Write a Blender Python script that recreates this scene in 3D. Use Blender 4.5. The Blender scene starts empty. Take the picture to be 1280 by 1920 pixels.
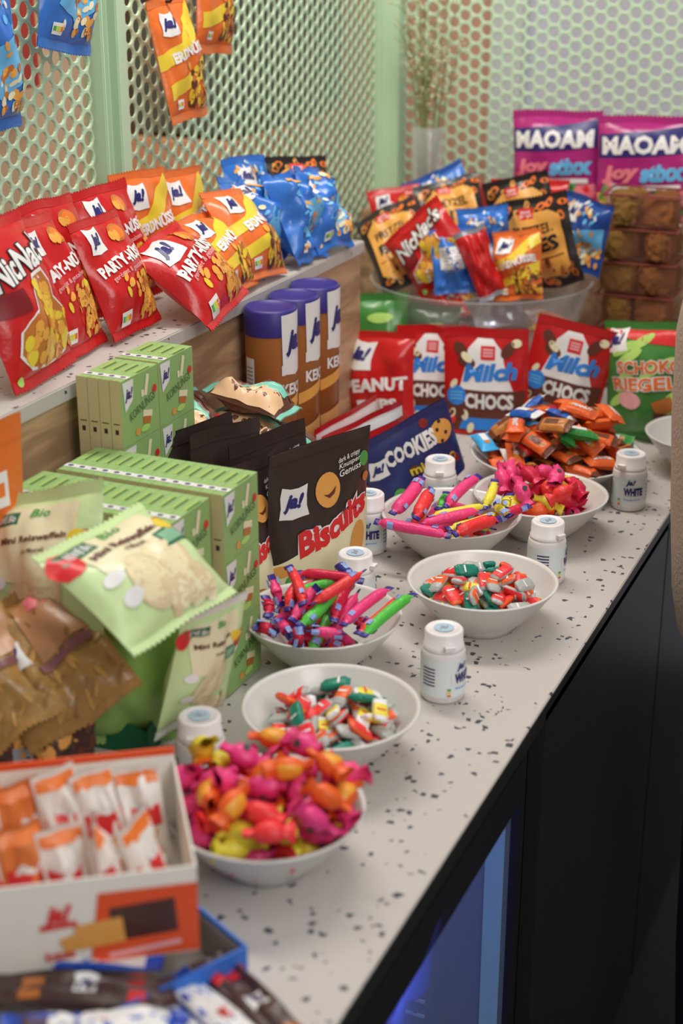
import bpy, bmesh, math, random
from math import sin, cos, pi, radians, sqrt, atan2, exp
from mathutils import Vector, Matrix, Euler, noise

# ------------------------------------------------------------------ camera, world, lights, exposure
scene = bpy.context.scene
COL = scene.collection
cam_d = bpy.data.cameras.new('camera'); cam = bpy.data.objects.new('camera', cam_d); COL.objects.link(cam)
cam.location = (0, 0, 1.65)
cam.rotation_euler = (radians(90 - 21.6), 0, radians(23.6))
cam_d.sensor_fit = 'VERTICAL'; cam_d.sensor_height = 36; cam_d.sensor_width = 24
cam_d.lens = 2900 / 1920 * 36
cam_d.clip_start = .05
cam_d.dof.use_dof = True; cam_d.dof.focus_distance = 1.78; cam_d.dof.aperture_fstop = 3.8
scene.camera = cam

world = bpy.data.worlds.new('world'); scene.world = world; world.use_nodes = True
bg = world.node_tree.nodes['Background']
bg.inputs[0].default_value = (.95, .96, 1.0, 1); bg.inputs[1].default_value = .42

def area(name, loc, target, sx, sy, power, color):
    d = bpy.data.lights.new(name, 'AREA'); d.shape = 'RECTANGLE'; d.size = sx; d.size_y = sy
    d.energy = power; d.color = color
    o = bpy.data.objects.new(name, d); COL.objects.link(o); o.location = loc
    o.rotation_euler = (Vector(target) - Vector(loc)).to_track_quat('-Z', 'Y').to_euler()
    return o
area('ceiling_panel_light', (.2, 1.0, 2.75), (-.7, 1.4, .9), 1.2, 1.8, 19, (1, .98, .95))
area('aisle_ceiling_light', (1.0, .1, 2.3), (-.8, 1.5, 1.1), 1.0, 1.0, 32, (1, .975, .94))
area('wall_fill_light', (-1.22, 1.9, 2.7), (-1.60, 1.95, 1.3), .25, 1.8, 60, (1, .95, .88))  # added fill, brightens the wall seen through the screen holes; no real fitting

vs = scene.view_settings
vs.view_transform = 'Standard'; vs.look = 'None'; vs.gamma = 1; vs.use_curve_mapping = False
vs.exposure = -1.02

# ------------------------------------------------------------------ materials
def lin(c):
    out = []
    for v in c:
        v /= 255
        out.append(v / 12.92 if v <= .04045 else ((v + .055) / 1.055) ** 2.4)
    return out
GAIN = 1.5
MATS = {}
def M(name, rgb, rough=.5, metal=0., spec=.5, bump=0., bscale=60, coat=0., emit=0., trans=0., vary=0., ior=1.45, alpha=1., crease=0.):
    if name in MATS: return MATS[name]
    m = bpy.data.materials.new(name); m.use_nodes = True
    nt = m.node_tree; b = nt.nodes['Principled BSDF']
    c = [min(.9, v * GAIN) for v in lin(rgb)] + [1]
    b.inputs['Base Color'].default_value = c
    b.inputs['Roughness'].default_value = rough
    b.inputs['Metallic'].default_value = metal
    b.inputs['Specular IOR Level'].default_value = spec
    b.inputs['Coat Weight'].default_value = coat
    b.inputs['Coat Roughness'].default_value = .15
    b.inputs['IOR'].default_value = ior
    b.inputs['Transmission Weight'].default_value = trans
    b.inputs['Alpha'].default_value = alpha
    if emit:
        b.inputs['Emission Color'].default_value = lin(rgb) + [1]; b.inputs['Emission Strength'].default_value = emit
    tc = nt.nodes.new('ShaderNodeTexCoord')
    if vary or bump:
        n = nt.nodes.new('ShaderNodeTexNoise'); n.inputs['Scale'].default_value = bscale; n.inputs['Detail'].default_value = 3
        nt.links.new(tc.outputs['Object'], n.inputs['Vector'])
    if vary:
        mx = nt.nodes.new('ShaderNodeMix'); mx.data_type = 'RGBA'
        mx.inputs[6].default_value = [v * (1 - vary) for v in c[:3]] + [1]
        mx.inputs[7].default_value = [min(.9, v * (1 + vary)) for v in c[:3]] + [1]
        nt.links.new(n.outputs['Fac'], mx.inputs[0]); nt.links.new(mx.outputs[2], b.inputs['Base Color'])
    if bump:
        bp = nt.nodes.new('ShaderNodeBump'); bp.inputs['Strength'].default_value = bump; bp.inputs['Distance'].default_value = .004
        nt.links.new(n.outputs['Fac'], bp.inputs['Height']); nt.links.new(bp.outputs[0], b.inputs['Normal'])
    if crease:   # crinkled foil: ridged relief on top of the fine grain
        n3 = nt.nodes.new('ShaderNodeTexNoise'); n3.noise_type = 'RIDGED_MULTIFRACTAL'; n3.inputs['Scale'].default_value = 17; n3.inputs['Detail'].default_value = 2.5; n3.inputs['Distortion'].default_value = .4
        nt.links.new(tc.outputs['Object'], n3.inputs['Vector'])
        b2 = nt.nodes.new('ShaderNodeBump'); b2.inputs['Strength'].default_value = crease; b2.inputs['Distance'].default_value = .004
        nt.links.new(n3.outputs['Fac'], b2.inputs['Height'])
        if bump: nt.links.new(bp.outputs[0], b2.inputs['Normal'])
        nt.links.new(b2.outputs[0], b.inputs['Normal'])
    MATS[name] = m
    return m
def film(name, rgb, rough=.26, **k):
    return M('film_' + name, rgb, rough=rough, spec=.5, bump=k.pop('bump', .3), bscale=k.pop('bscale', 60), crease=k.pop('crease', .55), coat=.25, **k)
def ink(name, rgb, rough=.32): return M('ink_' + name, rgb, rough=rough, crease=.4)

RED = film('red', (172, 26, 26)); DRED = film('deep_red', (120, 22, 24)); ORANGE = film('orange', (198, 98, 40))
BLUE = film('blue', (46, 100, 176)); DBLUE = film('dark_blue', (28, 62, 130)); NAVY = film('navy', (28, 32, 72), rough=.4)
DARK = film('dark_brown', (44, 34, 31), rough=.45, bump=.2); BLACK = film('black', (36, 32, 30), rough=.35)
TAN = film('tan', (206, 146, 66), rough=.4); GREENF = film('green', (58, 116, 52)); LGREEN = film('light_green', (160, 184, 120))
MAG = film('magenta', (150, 34, 104)); SILVER = film('silver', (160, 165, 175), rough=.3, metal=.6)
PGREEN = film('pale_green', (176, 196, 142), rough=.4); MGREEN = film('mid_green', (126, 160, 84), rough=.4)
GOLDF = film('gold_brown', (138, 104, 56), rough=.35, vary=.3, bscale=70, bump=.6); NUTF = film('trail_mix', (66, 46, 36), rough=.3, vary=.6, bscale=110, bump=.5)
TEAL = film('teal', (112, 178, 160), rough=.3); BEIGE = film('beige', (206, 168, 128), rough=.35); CHOC = film('chocolate', (96, 58, 44), rough=.35)
CREAM = film('cream', (206, 186, 150), rough=.4)
iW = ink('white', (208, 202, 200)); iN = ink('navy', (38, 36, 96)); iK = ink('black', (32, 28, 28)); iY = ink('yellow', (224, 178, 52))
iO = ink('orange', (206, 104, 40)); iR = ink('red', (188, 38, 40)); iG = ink('green', (70, 140, 66)); iDG = ink('dark_green', (28, 92, 62))
iNUT = ink('peanut', (204, 146, 62)); iNUT2 = ink('dark_peanut', (166, 98, 42)); iBR = ink('brown', (86, 46, 34)); iDB = ink('dark_brown', (62, 36, 30))
iLB = ink('light_blue', (92, 160, 206)); iB = ink('blue', (44, 112, 186)); iP = ink('pink', (214, 110, 120)); iPP = ink('pale_pink', (206, 150, 150))
iC = ink('cream', (214, 198, 164)); iGR = ink('grey', (140, 140, 148)); iLG = ink('light_green', (154, 190, 96)); iMR = ink('maroon', (112, 26, 30))
iCK = ink('cookie', (196, 140, 70)); iTAN = ink('tan', (206, 148, 70))

# ------------------------------------------------------------------ object helpers
def tag(o, label=None, cat=None, group=None, kind=None):
    if label: o['label'] = label
    if cat: o['category'] = cat
    if group: o['group'] = group
    if kind: o['kind'] = kind
    return o
def link(name, me, loc=(0, 0, 0), rot=(0, 0, 0), parent=None):
    o = bpy.data.objects.new(name, me); COL.objects.link(o)
    o.location = loc; o.rotation_euler = rot
    if parent: o.parent = parent
    return o
def empty(name, loc=(0, 0, 0), rot=(0, 0, 0)): return link(name, None, loc, rot)

class MB:
    """collects geometry with materials, builds one mesh"""
    def __init__(s): s.v = []; s.f = []; s.m = []; s.mats = []; s.sm = []
    def mi(s, mat):
        if mat not in s.mats: s.mats.append(mat)
        return s.mats.index(mat)
    def add(s, vs, fs, mat, smooth=False):
        b = len(s.v); s.v += [tuple(v) for v in vs]; k = s.mi(mat)
        for f in fs: s.f.append([b + i for i in f]); s.m.append(k); s.sm.append(smooth)
    def box(s, c, d, mat, M4=None):
        x, y, z = [q / 2 for q in d]
        vs = [Vector((c[0] + a * x, c[1] + b_ * y, c[2] + e * z)) for a in (-1, 1) for b_ in (-1, 1) for e in (-1, 1)]
        if M4: vs = [M4 @ v for v in vs]
        s.add(vs, [(0, 1, 3, 2), (4, 6, 7, 5), (0, 4, 5, 1), (2, 3, 7, 6), (0, 2, 6, 4), (1, 5, 7, 3)], mat)
    def lathe(s, prof, mat, n=32, c=(0, 0, 0), closed=False, mats=None):
        m = len(prof); vs = []
        for r, z in prof:
            for i in range(n): a = 2 * pi * i / n; vs.append((c[0] + r * cos(a), c[1] + r * sin(a), c[2] + z))
        fs = []; mm = []
        for j in range(m - 1):
            for i in range(n):
                k = (i + 1) % n; fs.append((j * n + i, j * n + k, (j + 1) * n + k, (j + 1) * n + i)); mm.append(mats[j] if mats else mat)
        if mats:
            b = len(s.v); s.v += vs
            for f, q in zip(fs, mm): s.f.append([b + i for i in f]); s.m.append(s.mi(q)); s.sm.append(True)
        else: s.add(vs, fs, mat, True)
    def tube(s, pts, rad, mat, n=8):
        P = [Vector(p) for p in pts]; vs = []; fs = []
        for i, p in enumerate(P):
            t = (P[min(i + 1, len(P) - 1)] - P[max(i - 1, 0)]).normalized()
            if i == 0: a = t.orthogonal().normalized()
            else: a = (a - t * a.dot(t)).normalized()
            b = t.cross(a); r = rad[i] if isinstance(rad, (list, tuple)) else rad
            for k in range(n): q = 2 * pi * k / n; vs.append(p + a * (r * cos(q)) + b * (r * sin(q)))
        for i in range(len(P) - 1):
            for k in range(n): l = (k + 1) % n; fs.append((i * n + k, i * n + l, (i + 1) * n + l, (i + 1) * n + k))
        fs.append(tuple(range(n))[::-1]); fs.append(tuple((len(P) - 1) * n + k for k in range(n)))
        s.add(vs, fs, mat, True)
    def mesh(s, name):
        me = bpy.data.meshes.new(name); me.from_pydata(s.v, [], s.f)
        for m in s.mats: me.materials.append(m)
        me.polygons.foreach_set('material_index', s.m); me.polygons.foreach_set('use_smooth', s.sm)
        me.update()
        return me
    def build(s, name, loc=(0, 0, 0), rot=(0, 0, 0), parent=None, bevel=0., seg=2):
        o = link(name, s.mesh(name), loc, rot, parent)
        if bevel:
            bm = bmesh.new(); bm.from_mesh(o.data); bmesh.ops.recalc_face_normals(bm, faces=bm.faces)
            bmesh.ops.bevel(bm, geom=bm.edges[:] , offset=bevel, segments=seg, affect='EDGES', clamp_overlap=True)
            bm.to_mesh(o.data); bm.free()
        return o

_TX = {}
def text2d(s, bold=.03, shear=0.):
    k = (s, bold, shear)
    if k in _TX: return _TX[k]
    cu = bpy.data.curves.new('t', 'FONT'); cu.body = s; cu.offset = bold; cu.shear = shear; cu.resolution_u = 2
    ob = bpy.data.objects.new('t', cu); me = bpy.data.meshes.new_from_object(ob)
    vs = [(v.co.x, v.co.y) for v in me.vertices]; fs = [tuple(p.vertices) for p in me.polygons]
    bpy.data.objects.remove(ob); bpy.data.curves.remove(cu); bpy.data.meshes.remove(me)
    x0 = min(v[0] for v in vs); x1 = max(v[0] for v in vs); y0 = min(v[1] for v in vs); y1 = max(v[1] for v in vs)
    vs = [((x - x0) / (x1 - x0) - .5, (y - y0) / (y1 - y0) - .5) for x, y in vs]
    _TX[k] = (vs, fs); return _TX[k]

class Print:
    """flat artwork in metric coordinates (x from the centre, y from the bottom); h = height, w = width"""
    def __init__(s, w, h): s.w = w; s.h = h; s.u = w / 2; s.items = []; s.n = 0
    def _put(s, pts, faces, mat, lay):
        s.n += 1; s.items.append((pts, faces, mat, .0005 + .00035 * lay + .000004 * s.n))
    def poly(s, pts, mat, lay=1, c=None):
        """pts normalised (x -1..1, y 0..1); or with c=(cx,cy) offsets in half-width units"""
        if c: q = [(c[0] * s.u + x * s.u, c[1] * s.h + y * s.u) for x, y in pts]
        else: q = [(x * s.u, y * s.h) for x, y in pts]
        s._put(q, [tuple(range(len(q)))], mat, lay)
    def ell(s, cx, cy, rx, ry, mat, ang=0, lay=1, n=14, wob=0, seed=0):
        a0 = radians(ang); q = []; R = random.Random(seed + s.n)
        for i in range(n):
            a = 2 * pi * i / n; k = 1 + wob * R.uniform(-1, 1); x = rx * cos(a) * k; y = ry * sin(a) * k
            q.append((cx * s.u + (x * cos(a0) - y * sin(a0)) * s.u, cy * s.h + (x * sin(a0) + y * cos(a0)) * s.u))
        s._put(q, [tuple(range(n))], mat, lay)
    def rect(s, cx, cy, w, h, mat, ang=0, lay=1):
        a = radians(ang)
        s.poly([(x * cos(a) - y * sin(a), x * sin(a) + y * cos(a)) for x, y in ((-w / 2, -h / 2), (w / 2, -h / 2), (w / 2, h / 2), (-w / 2, h / 2))], mat, lay, (cx, cy))
    def text(s, t, cx, cy, w, h, mat, ang=0, bold=.03, shear=0, lay=3):
        vs, fs = text2d(t, bold, shear); a = radians(ang)
        q = [(cx * s.u + (x * w * cos(a) - y * h * sin(a)) * s.u, cy * s.h + (x * w * sin(a) + y * h * cos(a)) * s.u) for x, y in vs]
        s._put(q, fs, mat, lay)
    def ja(s, cx, cy, k, ang=0):
        a = radians(ang)
        pts = [(-.75, .95), (-.2, .8), (.3, .82), (.95, 1.0), (.85, .4), (.85, -.2), (1.0, -.75), (.4, -.85), (-.1, -.95), (-.9, -.85), (-.8, -.2), (-.85, .4)]
        s.poly([(k * (x * cos(a) - y * sin(a)), k * (x * sin(a) + y * cos(a))) for x, y in pts], iW, 2, (cx, cy))
        s.text('ja!', cx, cy, 1.3 * k, 1.15 * k, iN, ang, .05, .35, 4)
    def nuts(s, x0, x1, y0, y1, n, r, mats, seed=0, lay=1, asp=.6):
        R = random.Random(seed)
        for i in range(n):
            s.ell(R.uniform(x0, x1), R.uniform(y0, y1), r * R.uniform(.8, 1.2), r * asp * R.uniform(.8, 1.2), R.choice(mats), R.uniform(30, 120), lay + (i % 5) * .1, 8)
    def score(s, cx, cy, k, ang=0):
        a = radians(ang); s.rect(cx, cy, 2 * k, 1.5 * k, iW, ang, 2)
        for i, m in enumerate((iG, iLG, iY, iO)):
            d = (-.65 + .42 * i) * k; s.rect(cx + d * cos(a), cy + d * sin(a) * s.u / s.h, .4 * k, .6 * k, m, ang, 3)
    def bake(s, mb, S, L=.007, smooth=True):
        for pts, faces, mat, off in s.items:
            bm = bmesh.new(); bv = [bm.verts.new((x, y, 0)) for x, y in pts]
            for f in faces:
                try: bm.faces.new([bv[i] for i in f])
                except ValueError: pass
            bmesh.ops.triangulate(bm, faces=bm.faces[:])
            if L:
                for _ in range(6):
                    e = [e for e in bm.edges if e.calc_length() > L * 1.5]
                    if not e: break
                    bmesh.ops.subdivide_edges(bm, edges=e, cuts=1); bmesh.ops.triangulate(bm, faces=[f for f in bm.faces if len(f.verts) > 3])
            bm.verts.index_update()
            for f in bm.faces:
                if f.normal.z < 0: f.normal_flip()
            mb.add([S(v.co.x, v.co.y, off) for v in bm.verts], [[v.index for v in f.verts] for f in bm.faces], mat, smooth)
            bm.free()

# ------------------------------------------------------------------ soft packs
def make_bag(name, loc, rot, w, h, T, mat, art=None, seal=None, pouch=False, seed=1, wrinkle=1., taper=.05, bend=0., back=None, loc_parent=None, side=0.):
    """film bag: origin at the bottom centre, front towards -y. seals are parts"""
    R = random.Random(seed); so = Vector((R.uniform(0, 50), R.uniform(0, 50), R.uniform(0, 50)))
    sl = .07; seal = seal or mat; hw = w / 2; ph = R.uniform(0, 6)
    def G(v):
        if pouch:
            return max(0., 1 - (max(v, 0) / .9) ** 1.3) ** .75 if v < .9 else 0.
        if v <= sl or v >= 1 - sl: return 0.
        return sin(pi * (v - sl) / (1 - 2 * sl)) ** .55
    def base(u, v, side_):
        uu = max(-1., min(1., u)); g = G(v)
        k = 1 - taper * sin(pi * max(0, min(1, v)))
        x = u * hw * k
        pr = max(0., 1 - abs(uu) ** 2.6) ** .6 * g
        wr = noise.noise(Vector((uu * 1.6, v * 2.4, side_ * 3)) + so) * .009 + noise.noise(Vector((uu * 4, v * 6, 7 + side_)) + so) * .003
        e = exp(-abs(v - sl) / .09) + exp(-abs(1 - sl - v) / .09)
        wr += sin(uu * 17 + ph) * .0011 * e
        wr *= wrinkle * min(1., pr * 1.6)
        y = side_ * T / 2 * pr * (1 if side_ < 0 else .75) + wr * (1 if side_ < 0 else .5)
        y += bend * (v ** 2) * .03 + noise.noise(Vector((uu * 1.2, v * 1.2, 20)) + so) * .004 * wrinkle
        return Vector((x + side * .01 * v, y, v * h + noise.noise(Vector((uu * 1.3, 5, v)) + so) * .003 * wrinkle))
    def S(x, y, off):
        u = x / hw; v = y / h; p = base(u, v, -1)
        a = base(u + .02, v, -1) - base(u - .02, v, -1); b = base(u, v + .012, -1) - base(u, v - .012, -1)
        n = a.cross(b)
        if n.length < 1e-9: n = Vector((0, -1, 0))
        n.normalize()
        if n.y > 0: n = -n
        return p + n * off
    nx, nz = 22, 26; root = MB()
    v0, v1 = (0., .92) if pouch else (sl * .9, 1 - sl * .9)
    for sd in (-1, 1):
        vs = [base(-1 + 2 * i / nx, v0 + (v1 - v0) * j / nz, sd) for j in range(nz + 1) for i in range(nx + 1)]
        fs = [(j * (nx + 1) + i, j * (nx + 1) + i + 1, (j + 1) * (nx + 1) + i + 1, (j + 1) * (nx + 1) + i) for j in range(nz) for i in range(nx)]
        if sd > 0: fs = [f[::-1] for f in fs]
        root.add(vs, fs, (back or mat) if sd > 0 else mat, True)
    if pouch:
        vs = [base(-1 + 2 * i / nx, 0, -1) for i in range(nx + 1)] + [base(-1 + 2 * i / nx, 0, 1) for i in range(nx + 1)]
        root.add(vs, [(i + 1, i, nx + 1 + i, nx + 2 + i) for i in range(nx)], mat)
    if art:
        P = Print(w, h); art(P); P.bake(root, S)
    o = root.build(name, loc, rot)
    for nm, a, b in ([('top_seal', .92, 1.)] if pouch else [('top_seal', 1 - sl * .95, 1.), ('bottom_seal', 0., sl * .95)]):
        q = MB(); n2 = 44
        for sd in (-1, 1):
            vs = []
            for j in range(5):
                v = a + (b - a) * j / 4
                for i in range(n2 + 1):
                    p = base(-1 + 2 * i / n2, v, -1)
                    zz = 0
                    if not pouch and ((nm == 'top_seal' and j == 4) or (nm == 'bottom_seal' and j == 0)): zz = .0014 * (1 if i % 2 else -1)
                    vs.append(p + Vector((0, sd * .0006 + (.0005 if j % 2 else 0) - .0003, zz)))
            fs = [(j * (n2 + 1) + i, j * (n2 + 1) + i + 1, (j + 1) * (n2 + 1) + i + 1, (j + 1) * (n2 + 1) + i) for j in range(4) for i in range(n2)]
            if sd > 0: fs = [f[::-1] for f in fs]
            q.add(vs, fs, seal, True)
        q.build(nm, parent=o)
    return o
def bag(name, label, cat, loc, rotd, w, h, T, mat, art, group=None, **k):
    o = make_bag(name, loc, tuple(radians(a) for a in rotd), w, h, T, mat, art, **k)
    return tag(o, label, cat, group)

# artwork -----------------------------------------------------------
def a_party(P):
    P.ja(-.5, .80, .30, -4)
    P.ell(.35, .82, .24, .2, iNUT2, 0, 1); P.ell(.35, .82, .19, .15, iO, 0, 2); P.nuts(.1, .3, .76, .84, 3, .12, [iNUT], 3, 2.4)
    P.text('PARTY-NÜSSE', .02, .6, 1.75, .3, iW, 8, .05)
    P.text('geröstet & gesalzen', -.05, .485, 1.2, .13, iPP, 8, .01)
    P.nuts(.1, .93, .1, .42, 80, .1, [iNUT, iNUT2, iNUT, iTAN], 5, 1)
    P.nuts(-.5, .6, .18, .46, 10, .1, [iNUT, iY], 9, 1); P.nuts(.4, .9, .42, .6, 4, .1, [iNUT], 2, 1)
    P.score(-.55, .14, .17)
def a_erdnuss(P):
    P.poly([(-1, .55), (-.2, .62), (.3, .8), (.9, .95), (.98, .8), (.5, .62), (-.1, .5), (-1, .42)], iY, 1)
    P.poly([(-.9, .3), (.2, .38), (.95, .55), (.95, .4), (.1, .25), (-.9, .18)], iY, 1)
    P.ja(-.4, .78, .32, -6); P.text('ERDNÜSSE', .15, .55, 1.4, .32, iW, 10, .05)
    P.nuts(.0, .95, .1, .42, 80, .12, [iNUT2, iNUT, iBR, iY], 4, 1.5, .5); P.score(-.5, .14, .15)
def a_blue(P):
    P.ja(-.35, .77, .3, -5)
    P.poly([(-.3, .5), (.9, .66), (.95, .35), (.1, .2), (-.6, .3)], iLB, 1)
    P.nuts(-.9, .9, .1, .9, 16, .09, [iNUT, iTAN, iC], 3, 2); P.nuts(.1, .9, .12, .4, 30, .1, [iTAN, iNUT2, iC], 8, 2)
    P.nuts(-.95, .95, .1, .95, 20, .08, [iLB, iW], 6, 1); P.score(-.5, .14, .15)
def a_blueside(P):
    P.rect(-.1, .55, 1.1, 1.0, iW, 0, 1)
    for i in range(8): P.rect(-.1, .36 + i * .05, .8, .035, iGR, 0, 2)
def a_pretzel(P):
    R = random.Random(5)
    for i in range(34):
        x, y = R.uniform(-.92, .92), R.choice((R.uniform(.82, .93), R.uniform(.07, .2), R.uniform(.1, .9)))
        P.ell(x, y, .13, .08, R.choice((iO, iCK, iNUT2)), R.uniform(0, 180), 1); P.ell(x, y, .06, .03, iK, R.uniform(0, 180), 1.6)
    P.poly([(-.78, .2), (-.74, .76), (-.45, .84), (.5, .84), (.78, .76), (.8, .2), (.5, .13), (-.5, .13)], iTAN, 2)
    P.rect(-.1, .84, .42, .26, iR, 0, 2.5)
    P.text('REWE', -.1, .855, .28, .07, iW, 0, .02, 0, 3.5); P.text('Beste Wahl', -.1, .82, .34, .07, iW, 0, .01, 0, 3.5)
    P.text('PRETZEL', 0, .66, 1.1, .24, iK, 0, .02); P.text('BITES', .02, .49, 1.2, .36, iK, 0, .04)
    P.rect(.0, .34, 1.4, .03, iBR, 0, 3); P.nuts(-.6, .6, .16, .3, 16, .12, [iCK, iNUT2, iBR], 3, 2.5, .5)
def a_nicnac(P):
    P.text("NicNac's", 0, .72, 1.75, .5, iK, 10, .09, .25, 2); P.text("NicNac's", 0, .72, 1.7, .46, iW, 10, .03, .25, 3)
    out = [(.05, .62), (.35, .64), (.5, .55), (.5, .45), (.75, .36), (.88, .22), (.7, .1), (.1, .07), (-.5, .1), (-.78, .2), (-.7, .33), (-.25, .42), (-.15, .5)]
    P.poly(out, iW, 1); P.poly([(x * .94 + .01, .33 + (y - .33) * .93) for x, y in out], iNUT2, 1.6)
    P.nuts(-.6, .7, .12, .33, 60, .11, [iNUT, iY, iNUT2], 2, 2, .8); P.nuts(.0, .35, .35, .58, 22, .11, [iNUT, iY], 3, 2, .8)
    P.rect(-.62, .5, .55, .36, iMR, 0, 1); P.nuts(.8, .92, .1, .2, 3, .1, [iNUT], 3, 2); P.ell(-.8, .06, .08, .08, iLG, 0, 2)
def a_milch(P):
    P.poly([(-.93, .42), (.93, .42), (.9, .04), (-.9, .04)], iBR, 1)
    P.poly([(-.62, .42), (-.5, .6), (-.42, .8), (-.2, .9), (.15, .9), (.36, .8), (.48, .6), (.66, .42)], iW, 1.5)
    for x, y, a in ((-.6, .79, -50), (.52, .8, 50), (-.45, .68, -20)): P.ell(x, y, .22, .13, iBR, a, 2)
    P.ell(-.45, .72, .16, .09, iC, -40, 2.2); P.ell(.72, .86, .12, .1, iC, 0, 2); P.ell(-.75, .47, .12, .07, iC, 60, 2)
    P.rect(.05, .77, .34, .32, iR, 0, 2.5)
    for i in range(3): P.rect(.05, .80 - .028 * i, .24, .045, iPP, 0, 3)
    P.text('Milch', .1, .59, 1.3, .42, iB, 4, .05, .25, 3)
    P.text('CHOCS', .1, .32, 1.15, .36, iW, 0, .05, 0, 3)
    P.ell(-.68, .36, .23, .23, iB, 0, 2); 
    for i in range(3): P.rect(-.68, .39 - .03 * i, .3, .03, iLB, 0, 3)
    P.poly([(-.5, .16), (.6, .16), (.75, .05), (-.6, .05)], iB, 2); P.nuts(-.9, -.3, .06, .2, 8, .12, [iBR, iC, iR], 3, 2.5)
def a_peanut(P):
    P.ja(-.42, .76, .40, -10); P.text('PEANUT', .06, .47, 1.7, .34, iW, 4, .05); P.text('FLIPS', .1, .27, 1.1, .28, iW, 4, .05)
    P.nuts(-.7, .7, .08, .2, 18, .14, [iNUT, iNUT2], 2, 1.5)
def a_schoko(P):
    P.poly([(-.95, .93), (.95, .93), (.95, .8), (.3, .82), (-.95, .9)], iR, 1)
    P.ja(-.62, .84, .26, 4)
    for i in range(10): P.ell(random.Random(i).uniform(-.8, .8), .3 + .06 * i, .3, .1, iLG, 30, 1 + i * .01)
    P.text('SCHOKO', .15, .64, 1.5, .3, iW, 3, .09, 0, 2); P.text('SCHOKO', .15, .64, 1.45, .26, iO, 3, .03, 0, 3)
    P.text('RIEGEL', .02, .5, 1.5, .3, iW, 3, .09, 0, 2); P.text('RIEGEL', .02, .5, 1.45, .26, iO, 3, .03, 0, 3)
    P.rect(.45, .32, .4, .3, iNUT2, 20, 2); P.rect(.4, .22, .34, .2, iBR, -10, 2.2); P.ell(-.3, .36, .3, .18, iPP, 0, 2)
def a_rings(P):
    for x, y in ((-.5, .45), (.0, .4), (.5, .48), (.25, .3), (-.3, .28), (.7, .34)):
        P.ell(x, y, .27, .25, iY, 0, 2); P.ell(x, y, .2, .18, iO, 0, 2.3); P.ell(x, y, .09, .08, iDG, 0, 2.6)
    P.ell(.2, .8, .4, .15, iLG, 0, 1)
def a_cookies(P):
    P.ja(-.75, .6, .2, -8); P.text('COOKIES', -.02, .66, 1.1, .34, iW, 0, .05)
    P.ell(.68, .66, .24, .22, iCK, 0, 2)
    for x, y in ((.6, .7), (.75, .62), (.7, .78), (.62, .55)): P.ell(x, y, .04, .04, iDB, 0, 2.5, 6)
    P.text('mini', .05, .4, .5, .16, iY, 0, .03); P.ell(-.1, .4, .12, .09, iBR, 0, 2); P.ell(-.55, .2, .14, .14, iG, 0, 2)
    P.nuts(-.2, .8, .12, .3, 10, .1, [iCK, iBR, iMR], 2, 2); P.ell(.4, .85, .1, .08, iMR, 0, 2)
def a_redcookies(P):
    P.poly([(-.97, .8), (.97, .8), (.97, .93), (-.97, .93)], iW, 1)
    P.text('COOKIES', 0, .6, 1.2, .3, iPP, 0, .04); P.ja(-.75, .55, .2, -8); P.nuts(-.6, .8, .15, .4, 14, .14, [iCK, iBR], 2, 2)
def a_biscuits(P):
    P.poly([(-.97, .02), (-.97, .28), (-.4, .36), (.2, .46), (.96, .54), (.96, .02)], iC, 1)
    P.ja(-.6, .66, .27, -4)
    P.ell(.06, .68, .26, .26, iCK, 0, 2, 20); P.poly([(-.12, -.02), (0, -.1), (.12, -.06), (.18, .04), (.06, -.02), (-.02, -.04)], iBR, 2.6, (.06, .67))
    for i, (t, y) in enumerate((('dark & crispy', .84), ('Knusper', .8), ('Genuss', .76))): P.text(t, .55, y, .45, .1, iW, 10, .01, .3)
    P.text('Biscuits', .12, .46, 1.6, .42, iW, 16, .13, .3, 2); P.text('Biscuits', .12, .46, 1.55, .38, iR, 16, .05, .3, 3)
    P.ell(.62, .27, .2, .36, iCK, -12, 2, 16); P.ell(.25, .13, .24, .2, iDB, 0, 2.2)
    P.ell(-.6, .16, .2, .18, iG, 0, 2); P.ell(-.35, .14, .22, .18, iNUT2, 0, 2.2); P.ell(-.85, .24, .14, .1, iCK, 0, 2)
    P.ell(.85, .8, .1, .12, iG, 0, 2); P.ell(.88, .68, .08, .08, iNUT2, 0, 2)
def a_rice(P):
    P.poly([(-.66, .52), (-.70, .90), (.70, .90), (.74, .56), (.3, .5), (-.2, .48)], iC, 1)
    P.rect(-.60, .84, .60, .18, iDG, 0, 2); P.text('REWE Bio', -.56, .84, .44, .11, iW, 0, .02)
    P.text('Bio', .05, .86, .3, .12, iG, 0, .02, .2); P.text('Mini Reiswaffeln', .0, .72, 1.15, .1, iBR, 0, .03); P.text('mit Meersalz', .05, .65, .4, .07, iBR, 0, .01)
    P.rect(.62, .58, .44, .24, iDG, 0, 2); P.rect(.62, .58, .36, .16, iMRG, 0, 2.5)
    P.ell(-.86, .80, .22, .2, iR, 0, 2, 12, .1); P.ell(.88, .66, .2, .24, iR, 30, 2, 10, .2); P.ell(.72, .70, .12, .11, iY, 0, 2.4)
    for x, y, q in ((-.2, .36, .37), (.26, .44, .33)):
        P.ell(x, y, q, q * .95, iCREAMK2, 0, 1.8 if q > .35 else 1.5, 18); P.ell(x - .02, y + .015, q * .9, q * .85, iCREAMK, 0, 2.0 if q > .35 else 1.7, 18)
    P.nuts(-.1, .6, .12, .26, 26, .15, [iCREAMK, iCREAMK2, iC, iCREAMK2], 3, 2.2, .7); P.ell(-.66, .5, .14, .09, iW, 0, 2); P.ell(-.62, .32, .14, .09, iW, 0, 2)
iMRG = ink('sage', (112, 156, 124)); iCREAMK = ink('rice_cake', (206, 192, 156)); iCREAMK2 = ink('rice_cake_shade', (190, 172, 136))
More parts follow.
